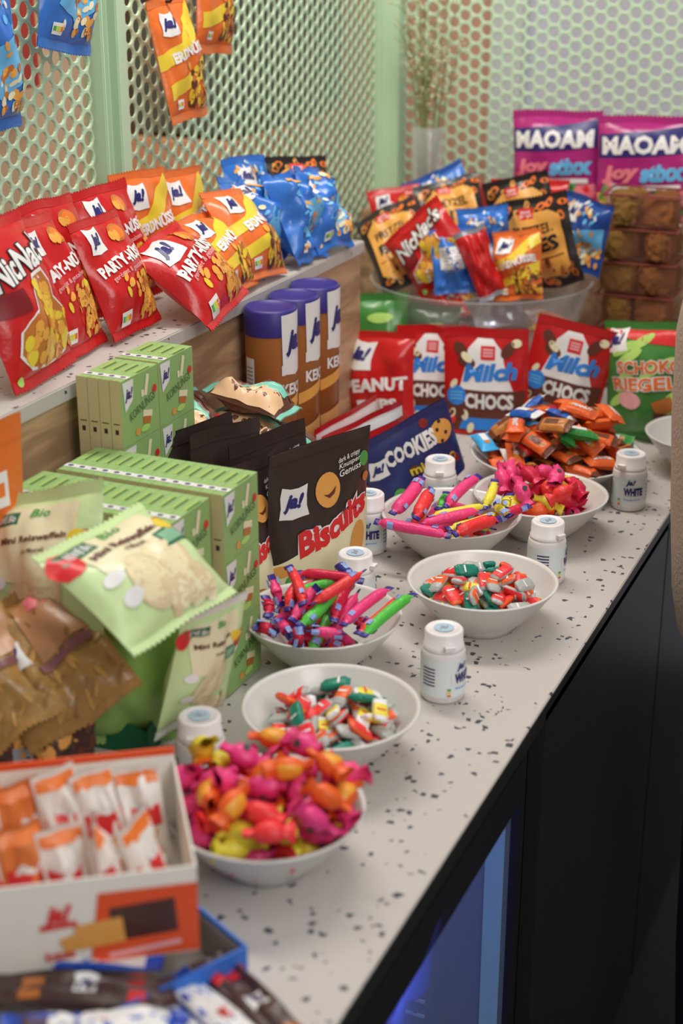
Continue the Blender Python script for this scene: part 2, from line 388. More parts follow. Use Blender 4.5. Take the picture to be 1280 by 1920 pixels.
def a_golden(P):
    P.nuts(-.9, .9, .1, .9, 60, .14, [ink('straw', (160, 122, 66)), ink('straw_dark', (124, 88, 46))], 2, 1, .25)
    P.poly([(-.1, .42), (-.1, .85), (.95, .9), (.95, .48)], ink('copper', (156, 112, 76)), 1.5)
    P.ja(-.5, .5, .26, 0); P.ell(.35, .8, .3, .2, iP, 0, 2); P.rect(.3, .4, 1.0, .14, ink('plum', (112, 70, 74)), 8, 2); P.ell(.7, .88, .16, .07, iLG, -20, 2)
def a_mix(P):
    P.nuts(-.92, .92, .1, .92, 90, .15, [iDB, iBR, ink('raisin', (58, 40, 44)), iCK, iBR], 2, 1, .7); P.rect(-.3, .5, .4, .3, iGR, 0, 2); P.rect(.4, .3, .2, .3, iGR, 0, 2)
def a_maoam(P):
    P.poly([(-.95, .62), (-.95, .83), (0, .86), (.95, .93), (.95, .68), (0, .64)], iN, 1)
    P.text('MAOAM', 0, .745, 1.75, .36, iW, 2, .05)
    P.text('Joy', -.45, .48, .8, .36, iP, 4, .06, .15); P.text('stixx', .42, .5, .95, .36, iLB, 4, .06, .15)
    P.rect(.1, .36, 1.4, .1, iW, 2, 2)
    R = random.Random(3)
    for i in range(34): P.rect(R.uniform(-.85, .85), R.uniform(.07, .34), .4, .13, R.choice((iP, iR, iG, iW, iY, iDG, iP)), R.uniform(0, 180), 1.5 + i * .01)
def a_wafer(P):
    P.poly([(-.95, .1), (-.2, .1), (.1, .5), (-.1, .9), (-.95, .9)], ink('wafer_beige', (206, 166, 128)), 1)
    P.poly([(.25, .1), (.95, .1), (.95, .9), (.35, .9)], ink('wafer_brown', (98, 62, 50)), 1)
    P.rect(0, .5, .34, 2.2, ink('mint', (112, 178, 160)), 4, 2); P.ell(.6, .35, .2, .15, iR, 0, 2); P.ell(-.2, .45, .34, .22, iC, 0, 2)
def a_orange(P): P.score(.2, .78, .4); P.nuts(-.8, .8, .1, .4, 20, .15, [iNUT, iY], 3, 1)

# ------------------------------------------------------------------ structure
def laminate():
    m = bpy.data.materials.new('speckled_laminate'); m.use_nodes = True; nt = m.node_tree; b = nt.nodes['Principled BSDF']; N = nt.nodes.new; L = nt.links.new
    g = N('ShaderNodeNewGeometry'); nz = N('ShaderNodeTexNoise'); nz.inputs['Scale'].default_value = 90; nz.inputs['Detail'].default_value = 1
    L(g.outputs['Position'], nz.inputs['Vector'])
    sc = N('ShaderNodeVectorMath'); sc.operation = 'SCALE'; sc.inputs['Scale'].default_value = .010; L(nz.outputs['Color'], sc.inputs[0])
    ad = N('ShaderNodeVectorMath'); ad.operation = 'ADD'; L(g.outputs['Position'], ad.inputs[0]); L(sc.outputs[0], ad.inputs[1])
    v = N('ShaderNodeTexVoronoi'); v.inputs['Scale'].default_value = 95; v.distance = 'CHEBYCHEV'; L(ad.outputs[0], v.inputs['Vector']); v.voronoi_dimensions = '3D'
    # flatten z so that the flecks are the same on each level
    sep = N('ShaderNodeSeparateColor'); L(v.outputs['Color'], sep.inputs[0])
    n2 = N('ShaderNodeTexNoise'); n2.inputs['Scale'].default_value = 22; L(g.outputs['Position'], n2.inputs['Vector'])
    mu = N('ShaderNodeMath'); mu.operation = 'MULTIPLY_ADD'; mu.inputs[1].default_value = 1.6; mu.inputs[2].default_value = -.36; L(n2.outputs['Fac'], mu.inputs[0])
    lt = N('ShaderNodeMath'); lt.operation = 'LESS_THAN'; L(sep.outputs[0], lt.inputs[0]); L(mu.outputs[0], lt.inputs[1])
    th = N('ShaderNodeMath'); th.operation = 'MULTIPLY_ADD'; th.inputs[1].default_value = .20; th.inputs[2].default_value = .10; L(sep.outputs[1], th.inputs[0])
    l2 = N('ShaderNodeMath'); l2.operation = 'LESS_THAN'; L(v.outputs['Distance'], l2.inputs[0]); L(th.outputs[0], l2.inputs[1])
    an = N('ShaderNodeMath'); an.operation = 'MULTIPLY'; L(lt.outputs[0], an.inputs[0]); L(l2.outputs[0], an.inputs[1])
    mx = N('ShaderNodeMix'); mx.data_type = 'RGBA'; L(an.outputs[0], mx.inputs[0])
    mx.inputs[6].default_value = [q * GAIN for q in lin((167, 161, 156))] + [1]; mx.inputs[7].default_value = [q * GAIN for q in lin((56, 58, 66))] + [1]
    L(mx.outputs[2], b.inputs['Base Color']); b.inputs['Roughness'].default_value = .42
    return m
def wood():
    m = bpy.data.materials.new('oak_veneer'); m.use_nodes = True; nt = m.node_tree; b = nt.nodes['Principled BSDF']; N = nt.nodes.new; L = nt.links.new
    tc = N('ShaderNodeTexCoord'); mp = N('ShaderNodeMapping'); mp.inputs['Scale'].default_value = (14, 3.2, 22); L(tc.outputs['Object'], mp.inputs['Vector'])
    n = N('ShaderNodeTexNoise'); n.inputs['Scale'].default_value = 1.6; n.inputs['Detail'].default_value = 6; n.inputs['Distortion'].default_value = 1.2; L(mp.outputs[0], n.inputs['Vector'])
    r = N('ShaderNodeValToRGB'); r.color_ramp.elements[0].position = .35; r.color_ramp.elements[1].position = .65
    r.color_ramp.elements[0].color = [q * GAIN for q in lin((134, 104, 78))] + [1]; r.color_ramp.elements[1].color = [q * GAIN for q in lin((178, 146, 114))] + [1]
    L(n.outputs['Fac'], r.inputs[0]); L(r.outputs[0], b.inputs['Base Color']); b.inputs['Roughness'].default_value = .5
    return m
LAM = laminate(); WOOD = wood()
MESHM = M('pale_green_metal', (170, 194, 166), rough=.35, spec=.5)
BLK = M('black_laminate', (34, 36, 33), rough=.35); BLK2 = M('black_kick', (18, 18, 18), rough=.6)
XE = -.362; XM = -1.09; YM = 2.68; ZC = .9; ZS = 1.18

def struct(name, mb, bevel=0.): return tag(mb.build(name, bevel=bevel), kind='structure')
s = MB(); s.box((1.2, 1.4, -.02), (7, 6, .04), M('dark_floor', (34, 33, 32), rough=.5)); struct('floor', s)
s = MB(); s.box((-1.62, 1.5, 1.4), (.06, 3.6, 2.8), M('peach_wall', (196, 164, 138), rough=.8, vary=.15, bscale=3)); struct('wall_left', s)
s = MB(); s.box((-1.33, 3.3, 1.4), (.52, .06, 2.8), M('brick_brown_wall', (190, 148, 126), rough=.8)); struct('wall_back', s)
s = MB(); s.box((.5, 3.3, 1.4), (3.0, .06, 2.8), M('grey_lilac_wall', (186, 186, 196), rough=.7)); struct('wall_far', s)
s = MB(); s.box((-1.035, 3.25, 1.4), (.07, .04, 2.8), M('pale_trim', (190, 196, 192), rough=.6)); struct('trim_1', s)
# counter: worktop, body, fridge bay
ct = empty('snack_counter', ((XE + XM) / 2, 1.4, 0))
tag(ct, 'long counter with white speckled worktop and black front carrying all the snacks', 'counter')
def child(mb, name, par, bevel=0.):
    o = mb.build(name, bevel=bevel); o.location = -Vector(par.location); o.parent = par; return o
CY0, CY1 = -.1, YM + .06
s = MB(); s.box(((XE + XM) / 2, (CY0 + CY1) / 2, ZC - .002), (XE - XM, CY1 - CY0, .004), LAM); child(s, 'worktop', ct, .001)
s = MB(); s.box(((XE + XM) / 2 - .001, (CY0 + CY1) / 2, ZC - .0115), (XE - XM - .002, CY1 - CY0, .0145), BLK); child(s, 'worktop_core', ct)
s = MB(); s.box((XE - .012 - .01, (CY0 + CY1) / 2, ZC - .034), (.02, CY1 - CY0, .03), BLK); child(s, 'edge_rail', ct)
FX = -.374
ys = [1.385, 1.975, 2.56, CY1]
for a, b in zip(ys[:-1], ys[1:]):
    s = MB(); s.box((FX - .009, (a + b) / 2, .485), (.018, b - a - .004, .77), BLK); child(s, 'front_panel', ct, .0015)
s = MB(); s.box((FX - .012, (CY0 + .60) / 2 - .01, .485), (.018, .60 - CY0 - .02, .77), BLK); child(s, 'front_panel', ct, .0015)
s = MB(); s.box((XM + .02, (CY0 + CY1) / 2, .44), (.02, CY1 - CY0, .87), BLK); s.box((-.7, 1.352, .44), (.6, .02, .87), BLK); s.box((-.7, .60, .44), (.6, .02, .87), BLK); child(s, 'carcass', ct)
s = MB(); s.box((-.46, (CY0 + CY1) / 2, .05), (.02, CY1 - CY0, .1), BLK2); child(s, 'toe_kick', ct)
# drinks fridge in the bay
fr = empty('drinks_fridge', (-.62, .97, .1)); tag(fr, 'black glass-door drinks fridge glowing blue under the counter', 'fridge')
y0, y1, z0, z1, xf, xb = .63, 1.310, .1, .85, -.376, -.85
CAB = M('fridge_black', (26, 26, 28), rough=.4); LIN = M('fridge_lining', (66, 74, 118), rough=.4)
s = MB(); s.box(((xf + xb) / 2, (y0 + y1) / 2, z1 - .01), (xf - xb - .03, y1 - y0, .02), CAB); s.box(((xf + xb) / 2, (y0 + y1) / 2, z0 + .01), (xf - xb - .03, y1 - y0, .02), CAB)
for yy in (y0 + .006, y1 - .006): s.box(((xf + xb) / 2 - .012, yy, (z0 + z1) / 2), (xf - xb - .034, .011, z1 - z0 - .04), CAB)
s.box((xb, (y0 + y1) / 2, (z0 + z1) / 2), (.02, y1 - y0, z1 - z0), LIN); child(s, 'cabinet', fr)
s = MB(); s.box((-.62, y1 - .0125, (z0 + z1) / 2), (.44, .002, z1 - z0 - .05), LIN); child(s, 'side_lining', fr)
s = MB()
for i in range(34): s.box((-.478, y1 - .0145, .14 + i * .0195), (.022, .003, .003), M('rack_rib', (120, 150, 200), rough=.3))
s.box((-.478, y1 - .0142, .47), (.005, .002, .68), LIN); child(s, 'shelf_rack', fr)
for zz in (.35, .6): s = MB(); s.box((-.64, (y0 + y1) / 2, zz), (.36, y1 - y0 - .05, .006), M('wire_shelf_grey', (110, 120, 140), rough=.3, metal=.5)); child(s, 'shelf', fr)
s = MB()
for c, d in (((xf - .006, (y0 + y1) / 2, z1 - .024), (.02, y1 - y0, .045)), ((xf - .006, (y0 + y1) / 2, z0 + .03), (.02, y1 - y0, .05)), ((xf - .006, y0 + .02, (z0 + z1) / 2), (.02, .036, z1 - z0 - .1)), ((xf - .006, y1 - .006, (z0 + z1) / 2), (.02, .011, z1 - z0 - .1))): s.box(c, d, CAB)
child(s, 'door_frame', fr)
s = MB(); s.box((xf - .006, (y0 + y1) / 2 + .0135, (z0 + z1) / 2), (.004, y1 - y0 - .051, z1 - z0 - .1), M('fridge_glass', (150, 165, 190), rough=.03, alpha=.15)); child(s, 'door_glass', fr)
s = MB(); s.box((-.3945, y1 - .0145, .46), (.019, .004, .66), M('led_strip', (84, 122, 150), emit=.6)); child(s, 'light_strip', fr)
LB = M('blue_bottle_label', (52, 66, 176), rough=.25); CAPB = M('bottle_ribbed_cap', (60, 90, 190), rough=.3)
k = 0
for zz in (.121, .354, .604):
    for yy in (.70, .775, .85, .925, 1.0, 1.075, 1.15, 1.225):
        for xx in (-.47, -.56):
            b = MB(); h = .19
            b.lathe([(0, 0), (.03, 0), (.033, .006), (.033, .12), (.03, .14), (.014, .17), (.013, .178)], LB, 20); b.lathe([(.015, .176), (.0155, .178), (.0155, h), (0, h)], CAPB, 20)
            o = b.build('drink_bottle', (xx, yy, zz)); tag(o, 'blue drink bottle on a shelf inside the blue-lit fridge', 'bottle', 'blue bottles in the drinks fridge')
d = bpy.data.lights.new('fridge_lamp', 'AREA'); d.size = .5; d.size_y = .1; d.shape = 'RECTANGLE'; d.energy = 2.6; d.color = (.12, .16, 1)
o = bpy.data.objects.new('fridge_lamp', d); COL.objects.link(o); o.location = (-.60, 1.02, .80); o.rotation_euler = (radians(28), 0, 0)

# back shelf with laminate top, and the riser at the end of the counter
SX = -.881; SY0, SY1 = -.05, 2.10
sh = empty('wooden_shelf_box', ((SX + XM) / 2, 1.0, ZC)); tag(sh, 'long oak-fronted box shelf with white top along the perforated screen', 'shelf')
s = MB(); s.box(((SX + XM) / 2 + .016, (SY0 + SY1) / 2, ZC + (ZS - .018 - ZC) / 2), (SX - XM - .044, SY1 - SY0, ZS - .018 - ZC - .001), WOOD); child(s, 'body', sh)
s = MB(); s.box(((SX + XM) / 2 + .018, (SY0 + SY1) / 2, ZS - .009), (SX - XM - .036, SY1 - SY0 + .006, .018), LAM); child(s, 'top_board', sh, .0015)
s = MB(); s.box((-.74, 2.585, ZC + .12), (.66, .11, .238), WOOD); o = s.build('end_riser', bevel=.002); tag(o, 'low oak block behind the glass bowl holding the sweet bags and vase', 'riser')

# perforated screens
def perforated(name, origin, du, n_u, n_v, p, r, th, mat):
    """hexagonal hole field; origin = lower corner, du = unit direction along, vertical is z. real holes with depth"""
    cw = p * .8660254; n = 12; du = Vector(du); nn = Vector((du.y, -du.x, 0)); V = []; Fc = []
    ring = []
    hexa = []
    for i in range(12):
        a = 2 * pi * i / 12
        rad = (p / sqrt(3)) if i % 2 == 0 else p / 2
        hexa.append((rad * cos(a), rad * sin(a)))
        ring.append((r * cos(a), r * sin(a)))
    ru = r + .0012
    ring2 = [(ru * cos(2 * pi * i / 12), ru * sin(2 * pi * i / 12)) for i in range(12)]
    for i in range(n_u):
        for j in range(n_v):
            cx = (i + .5) * cw; cz = (j + (.5 if i % 2 else 0)) * p + p / 2
            b = len(V)
            for t, R_ in ((th / 2, hexa), (th / 2, ring2), (th / 2 - .0008, ring), (-th / 2 + .0008, ring), (-th / 2, ring2), (-th / 2, hexa)):
                for x, z in R_:
                    q = Vector(origin) + du * (cx + x) + nn * t; V.append((q.x, q.y, q.z + cz + z))
            for k in range(5):
                for m_ in range(12):
                    l = (m_ + 1) % 12; Fc.append((b + k * 12 + m_, b + k * 12 + l, b + (k + 1) * 12 + l, b + (k + 1) * 12 + m_))
    me = bpy.data.meshes.new(name); me.from_pydata(V, [], Fc); me.materials.append(mat); me.update()
    return me
PT = .0232; HR = .0093
def screen(name, label, origin, du, n_u, n_v, holes_name='perforated_sheet'):
    root = empty(name, origin); tag(root, label, 'screen')
    o = link(holes_name, perforated(holes_name, (0, 0, 0), du, n_u, n_v, PT, HR, .004, MESHM)); o.parent = root
    return root
cwid = PT * .8660254
NV = 34; ZB = .905
n1 = 40; yA = 1.705 - n1 * cwid
r1 = screen('perforated_screen', 'pale green perforated metal screen left of the slim post, blue bags hanging on it', (XM, yA, ZB), (0, 1, 0), n1, NV)
n2 = 43; yB = 1.775
r2 = screen('perforated_screen', 'pale green perforated metal screen between the two posts, orange bags hanging on it', (XM, yB, ZB), (0, 1, 0), n2, NV)
yC = yB + n2 * cwid
n3 = 33
r3 = screen('perforated_screen', 'pale green perforated metal screen across the far end behind the vase and magenta bags', (XM + .045, YM, ZB), (1, 0, 0), n3, NV)
HH = NV * PT
def post(par, x, y, dx, dy, name='post'):
    s = MB(); s.box((x, y, ZB + HH / 2), (dx, dy, HH + .02), MESHM); return child(s, name, par, .0015)
post(r1, XM + .004, 1.7135, .03, .007, 'edge_flange'); post(r2, XM + .006, 1.748, .022, .050, 'post'); post(r2, XM + .012, 1.731, .036, .006, 'edge_flange')
post(r2, XM + .002, (yC + YM) / 2 + .006, .02, YM - yC - .004, 'edge_flange')
post(r3, XM + .018, YM - .012, .05, .034, 'post'); post(r3, XM + .004, YM - .03, .014, .01, 'edge_flange')
s = MB(); s.box((XM + .045 + 33 * cwid + .012, YM, ZB + HH / 2), (.022, .03, HH + .006), MESHM); child(s, 'post', r3, .0015)
# things behind the left screen
s = MB(); s.box((-1.42, 2.77, 1.60), (.2, .50, .70), M('dark_locker', (70, 74, 66), rough=.5)); o = s.build('dark_cabinet', bevel=.004); tag(o, 'dark grey cabinet half seen through the holes of the middle screen', 'cabinet')
s = MB(); s.box((-1.42, 2.77, .622), (.22, .54, 1.244), M('brown_crate', (178, 130, 98), rough=.7)); o = s.build('brown_cupboard', bevel=.004); tag(o, 'plain brown cupboard behind the middle screen under the dark cabinet', 'cupboard')
s = MB(); s.box((-1.56, 2.19, 1.68), (.06, .11, .64), M('red_banner', (150, 52, 44), rough=.6)); o = s.build('red_wall_board', bevel=.002); tag(o, 'red board on the far wall showing through the screen holes at the top left', 'board')

# ------------------------------------------------------------------ packs on the shelf and screens
def pb(label, loc, rot, w, h, T=.04, mat=None, art=None, seed=1, name='snack_bag', cat='snack bag', group=None, **k):
    return bag(name, label, cat, loc, rot, w, h, T, mat, art, group, seed=seed, **k)
GN = 'bags of nuts leaning along the shelf'
pb("large red peanut bag with a nut-shaped window at the left edge of the shelf", (-.905, 1.305, 1.185), (-20, 0, 96), .135, .172, .05, RED, a_nicnac, 1, 'nut_bag', group=GN)
pb("red party nut bag between the large peanut-window bag and the next red bag", (-.92, 1.405, 1.185), (-24, 2, 98), .108, .158, .035, RED, a_party, 2, 'nut_bag', group=GN)
pb("red party nut bag standing third along the shelf front above the green boxes", (-.912, 1.505, 1.186), (-24, 0, 92), .113, .138, .04, RED, a_party, 3, 'nut_bag', group=GN)
pb("red nut bag mostly hidden behind the third red bag, near the screen", (-.985, 1.50, 1.186), (-17, 1, 90), .110, .150, .03, RED, a_party, 4, 'nut_bag', group=GN)
pb("red nut bag leaning on the screen just below the slim post", (-.985, 1.62, 1.186), (-19, -2, 84), .115, .148, .03, RED, a_party, 5, 'nut_bag', group=GN)
pb("red party nut bag slumped forward over the front edge of the shelf", (-.858, 1.628, 1.186), (-48, -6, 97), .138, .128, .055, RED, a_party, 6, 'nut_bag', group=GN)
pb("orange nut bag at the back against the screen, left of the front orange ones", (-1.0, 1.705, 1.186), (-12, 0, 82), .11, .148, .03, ORANGE, a_erdnuss, 7, 'nut_bag', group=GN)
pb("orange nut bag leaning low behind the slumped red bag", (-.885, 1.715, 1.190), (-40, 3, 93), .104, .115, .045, ORANGE, a_erdnuss, 8, 'nut_bag', group=GN)
pb("orange nut bag at the right end of the orange group, touching the blue bags", (-.888, 1.795, 1.190), (-36, 5, 87), .108, .130, .05, ORANGE, a_erdnuss, 9, 'nut_bag', group=GN)
pb("orange nut bag in the back row behind the right-hand orange bag", (-1.0, 1.80, 1.186), (-12, 2, 84), .105, .135, .03, ORANGE, a_erdnuss, 29, 'nut_bag', group=GN)
pb("crumpled blue snack bag next to the orange bags on the shelf", (-.925, 1.885, 1.187), (-30, 3, 92), .088, .125, .045, BLUE, a_blue, 10, 'blue_snack_bag', group='blue bags on the shelf', wrinkle=3.6, seal=BLUE)
pb("crumpled blue snack bag in the middle of the three on the shelf", (-.885, 1.925, 1.187), (-27, 4, 88), .092, .128, .05, BLUE, a_blue, 11, 'blue_snack_bag', group='blue bags on the shelf', wrinkle=3.8)
pb("crumpled blue snack bag nearest the end of the shelf", (-.880, 1.998, 1.187), (-26, 5, 86), .094, .125, .05, BLUE, a_blue, 12, 'blue_snack_bag', group='blue bags on the shelf', wrinkle=3.6)
pb("blue snack bag tucked behind the other three blue ones", (-.995, 1.975, 1.187), (-14, 4, 78), .100, .125, .035, BLUE, a_blue, 13, 'blue_snack_bag', group='blue bags on the shelf', wrinkle=2)
pb("black and tan pretzel bag standing behind the blue bags at the shelf end", (-.960, 2.060, 1.186), (-16, 5, 62), .112, .118, .03, BLACK, a_pretzel, 14, 'pretzel_bag')

def hang(label, name, loc, rot, w, h, T, mat, art, seed, cat='snack bag'):
    o = pb(label, loc, rot, w, h, T, mat, art, seed, name, cat, wrinkle=1.3)
    m = MB(); m.tube([(0, .012, 0), (0, -.03, .0), (0, -.036, .008)], .002, M('hook_black', (30, 30, 30), rough=.4), 8)
    R_ = Euler([radians(a) for a in rot]).to_matrix(); tp = Vector(loc) + R_ @ Vector((0, 0, h - .006))
    hk = m.build('screen_hook', (XM + .012, tp.y, tp.z), (0, 0, radians(90)))
    tag(hk, label='small black wire hook carrying the ' + label.split(' hanging')[0] + (' beside the post' if 'beside' in label else ' at the left edge' if 'left edge' in label else ' at the top' if 'top' in label else ' by the post'), cat='hook'); return o
hang('long orange peanut bag hanging to the right of the slim post', 'nut_bag', (-1.03, 1.852, 1.378), (-9, -3, 90), .103, .157, .03, ORANGE, a_erdnuss, 21)
hang('orange peanut bag hanging at the top edge further right', 'nut_bag', (-1.045, 1.957, 1.453), (-2, 5, 88), .095, .17, .03, ORANGE, a_erdnuss, 22)
hang('blue snack bag hanging beside the left edge of the slim post', 'blue_snack_bag', (-1.045, 1.585, 1.485), (-1, 10, 92), .117, .17, .03, BLUE, a_blue, 23)
hang('blue snack bag hanging lowest at the left edge of the picture', 'blue_snack_bag', (-1.045, 1.44, 1.412), (-1, 0, 94), .114, .17, .035, BLUE, a_blue, 24)

# ------------------------------------------------------------------ cardboard cookie tubes
def wrap(Rr):
    def S(x, y, off):
        a = x / Rr; return Vector(((Rr + off) * sin(a), -(Rr + off) * cos(a), y))
    return S
TUBEB = M('tube_caramel', (150, 92, 46), rough=.4); CAPP = M('tube_cap_purple', (48, 38, 108), rough=.4)
def cookie_tube(label, x, y, rz, h=.275, Rr=.0325):
    root = empty('cookie_tube', (x, y, ZC), (0, 0, radians(rz))); tag(root, label, 'cookie tube', 'caramel cookie tubes with purple lids')
    b = MB(); b.lathe([(0, .001), (Rr, .001), (Rr, h - .03)], TUBEB, 40)
    P = Print(2 * Rr, 1)
    P.poly([(-.05, 0), (.9, 0), (1.15, .002), (1.2, .115), (-.1, .1)], ink('tube_cookie', (186, 140, 86)), 1)
    P.rect(.55, .06, 1.2, .5, iDB, 0, 2); P.poly([(-.1, .135), (1.2, .15), (1.2, .165), (-.1, .15)], iTAN, 2)
    P.text('DOPPEL', .95, .198, 1.5, .42, iW, 0, .04); P.text('KEKS', .75, .172, 1.1, .48, iW, 0, .04)
    P.rect(-1.15, .17, .5, 2.6, iW, 0, 1)
    for i in range(12): P.rect(-1.15, .145 + .005 * i, .36, .07, iGR, 0, 2)
    P.bake(b, wrap(Rr)); b.build('tube', parent=root)
    c = MB(); R2 = Rr + .0012
    c.lathe([(R2, h - .034), (R2, h - .004), (R2 - .003, h), (R2 - .004, h - .0005), (R2 - .006, h - .003), (0, h - .002)], CAPP, 40)
    c.build('lid', parent=root)
    l = MB(); P = Print(2 * R2, 1)
    P.poly([(.2, h - .006), (1.5, h - .003), (1.45, h - .075), (.9, h - .085), (.25, h - .082)], iW, 0); P.text('ja!', .85, h - .042, .95, 1.1, iN, 0, .05, .3, 2)
    P.bake(l, wrap(R2)); l.build('logo_label', parent=root)
cookie_tube('caramel cookie tube with purple lid, nearest of the three', -.8455, 1.711, 38)
cookie_tube('caramel cookie tube with purple lid, middle of the three', -.8450, 1.779, 40)
cookie_tube('caramel cookie tube with purple lid, furthest of the three beside the shelf', -.8455, 1.846, 42)

# ------------------------------------------------------------------ green boxes
GB_ = M('green_carton', (126, 158, 96), rough=.45, vary=.12, bscale=30); GD = ink('carton_text', (58, 92, 50)); CB = M('plain_carton', (178, 164, 124), rough=.55)
def thin_box_mesh():
    m = MB(); tx, wy, hz = .0133, .0750, .0720
    m.box((0, 0, hz / 2), (tx - .0004, wy, hz), GB_)
    # front face +x artwork (x -> +y, y -> z)
    P = Print(wy, hz)
    P.poly([(-.92, .97), (-.35, .97), (-.42, .66), (-.82, .52)], iW, 1); P.text('ja!', -.62, .76, .42, .42, iN, 0, .04, .3, 3)
    P.text('KORNLINGS', .08, .5, 1.4, .26, GD, 14, .0); P.rect(.35, .78, .16, .6, iC, -16, 1); P.rect(.12, .68, .14, .2, iC, 0, 1); P.ell(.78, .66, .12, .12, iR, 0, 1)
    P.rect(.35, .34, .5, .2, iC, -14, 1); P.rect(.3, .25, .4, .2, iNUT2, -14, 1.4); P.ell(-.2, .14, .13, .11, iCK, 0, 1); P.ell(.2, .14, .25, .1, iLG, 0, 1)
    P.bake(m, lambda x, y, o: Vector((tx / 2 + o * .5, x, y)), 0, False)
    # top and narrow side
    P = Print(tx, wy)
    P.rect(0, .22, 1.96, 1.3, iW, 0, 1); P.ell(0, .22, .5, .35, iN, 0, 2); P.rect(.62, .66, .26, 4.0, GD, 0, 1); P.rect(.1, .66, .4, 4.2, ink('carton_olive', (150, 170, 92)), 0, .5)
    P.bake(m, lambda x, y, o: Vector((x, y - wy / 2, hz + o * .5)), 0, False)
    P = Print(tx, hz)
    P.rect(0, .5, 1.94, 11.2, CB, 0, 0); P.rect(0, .24, .6, .8, iDB, 0, 1); P.rect(0, .36, 1.2, .16, iDB, 0, 1)
    P.bake(m, lambda x, y, o: Vector((x, -wy / 2 - o * .5, y)), 0, False)
    return m.mesh('wafer_carton')
tbm = thin_box_mesh()
def cartons(x1, y, z, n, label, group, yaw=0):
    for i in range(n):
        o = link('wafer_carton', tbm, (x1 - .0067 - i * .0134, y, z), (0, 0, radians(yaw))); tag(o, label, 'wafer box', group)
for lay in range(3):
    where = ('lowest', 'middle', 'top')[lay]
    for x1, yy, row in ((-.668, 1.176, 'near'), (-.658, 1.259, 'far')):
        cartons(x1, yy, ZC + .0015 + lay * .0725, 14, 'thin green wafer box, %s layer, %s row of the big stack' % (where, row), 'green wafer boxes, %s layer, %s row' % (where, row))
for yy, col in ((1.3385, 'near'), (1.4155, 'far')):
    for lay in range(4):
        w_ = ('lowest', 'second', 'third', 'topmost')[lay]
        cartons(-.815, yy, ZC + .0015 + lay * .0725, 4, 'thin green wafer box, %s layer of the %s column by the oak front' % (w_, col), 'green wafer boxes of the %s tall column, %s layer' % (col, w_))

# ------------------------------------------------------------------ pouches on the worktop
GP = 'dark brown biscuit pouches'
kw = dict(pouch=True, wrinkle=.7, taper=.0)
pb("dark biscuit pouch with red Biscuits lettering, front of the dark row", (-.690, 1.505, ZC + .001), (4, -1, 66), .152, .186, .05, DARK, a_biscuits, 31, 'biscuit_pouch', 'biscuit pouch', GP, **kw)
pb("dark biscuit pouch directly behind the front lettered one", (-.716, 1.466, ZC + .001), (-6, 1, 76), .132, .196, .03, DARK, a_biscuits, 32, 'biscuit_pouch', 'biscuit pouch', GP, **kw)
pb("dark biscuit pouch in the middle of the dark row, peak beside the wafer packs", (-.755, 1.430, ZC + .001), (-8, 6, 80), .128, .205, .03, DARK, a_biscuits, 33, 'biscuit_pouch', 'biscuit pouch', GP, **kw)
pb("dark biscuit pouch last in the row, behind the green boxes", (-.782, 1.425, ZC + .001), (-8, 1, 77), .138, .206, .028, DARK, a_biscuits, 34, 'biscuit_pouch', 'biscuit pouch', GP, **kw)
pb("dark biscuit pouch squeezed between the green stack and the lettered pouch", (-.715, 1.415, ZC + .001), (-7, 4, 84), .12, .178, .028, DARK, a_biscuits, 35, 'biscuit_pouch', 'biscuit pouch', GP, **kw)
pb("navy cookie bag beside the white gum bottle, in front of the red packs", (-.688, 1.850, ZC + .001), (2, -20, 52), .145, .112, .045, film('cookie_navy', (30, 38, 88), rough=.35), a_cookies, 36, 'cookie_bag', 'cookie bag', **kw)
pb("red cookie bag with a white top stripe, nearer the navy bag", (-.752, 1.805, ZC + .001), (1, -5, 71), .160, .112, .035, RED, a_redcookies, 37, 'cookie_bag', 'cookie bag', 'red cookie bags', **kw)
pb("red cookie bag with a white top stripe, nearer the cookie tubes", (-.787, 1.82, ZC + .001), (2, -4, 80), .150, .112, .03, RED, a_redcookies, 38, 'cookie_bag', 'cookie bag', 'red cookie bags', **kw)

GM = 'milk chocolate pouches in front of the glass bowl'
pb("red milk chocolate pouch on the left, half behind the middle one", (-.785, 2.150, ZC + .001), (-8, -4, 5), .112, .146, .045, RED, a_milch, 41, 'chocolate_pouch', 'chocolate pouch', GM, **kw)
pb("red milk chocolate pouch standing upright in the middle", (-.690, 2.125, ZC + .001), (-4, -2, 12), .126, .158, .045, RED, a_milch, 42, 'chocolate_pouch', 'chocolate pouch', GM, **kw)
pb("red milk chocolate pouch on the right, tilted and raised higher", (-.598, 2.175, ZC + .020), (-2, 11, 12), .122, .150, .045, RED, a_milch, 43, 'chocolate_pouch', 'chocolate pouch', GM, **kw)
pb("red peanut bag beside the furthest cookie tube, large white logo", (-.842, 2.072, ZC + .001), (-9, -5, -2), .118, .148, .05, RED, a_peanut, 44, 'peanut_bag', 'snack bag')
pb("green and red chocolate bar bag at the right end by the wall of trays", (-.452, 2.175, ZC + .001), (-6, -8, -14), .145, .178, .05, GREENF, a_schoko, 45, 'chocolate_bar_bag', 'snack bag', side=0)
pb("green bag with orange rings behind the red peanut bag", (-.885, 2.170, ZC + .001), (-5, -3, 10), .105, .182, .04, GREENF, a_rings, 46, 'ring_snack_bag', 'snack bag')
pb("dark green bag behind the left chocolate pouch, under the glass bowl rim", (-.815, 2.205, ZC + .001), (-4, 2, 12), .085, .165, .035, film('bottle_green', (38, 78, 44)), a_rings, 47, 'ring_snack_bag', 'snack bag')

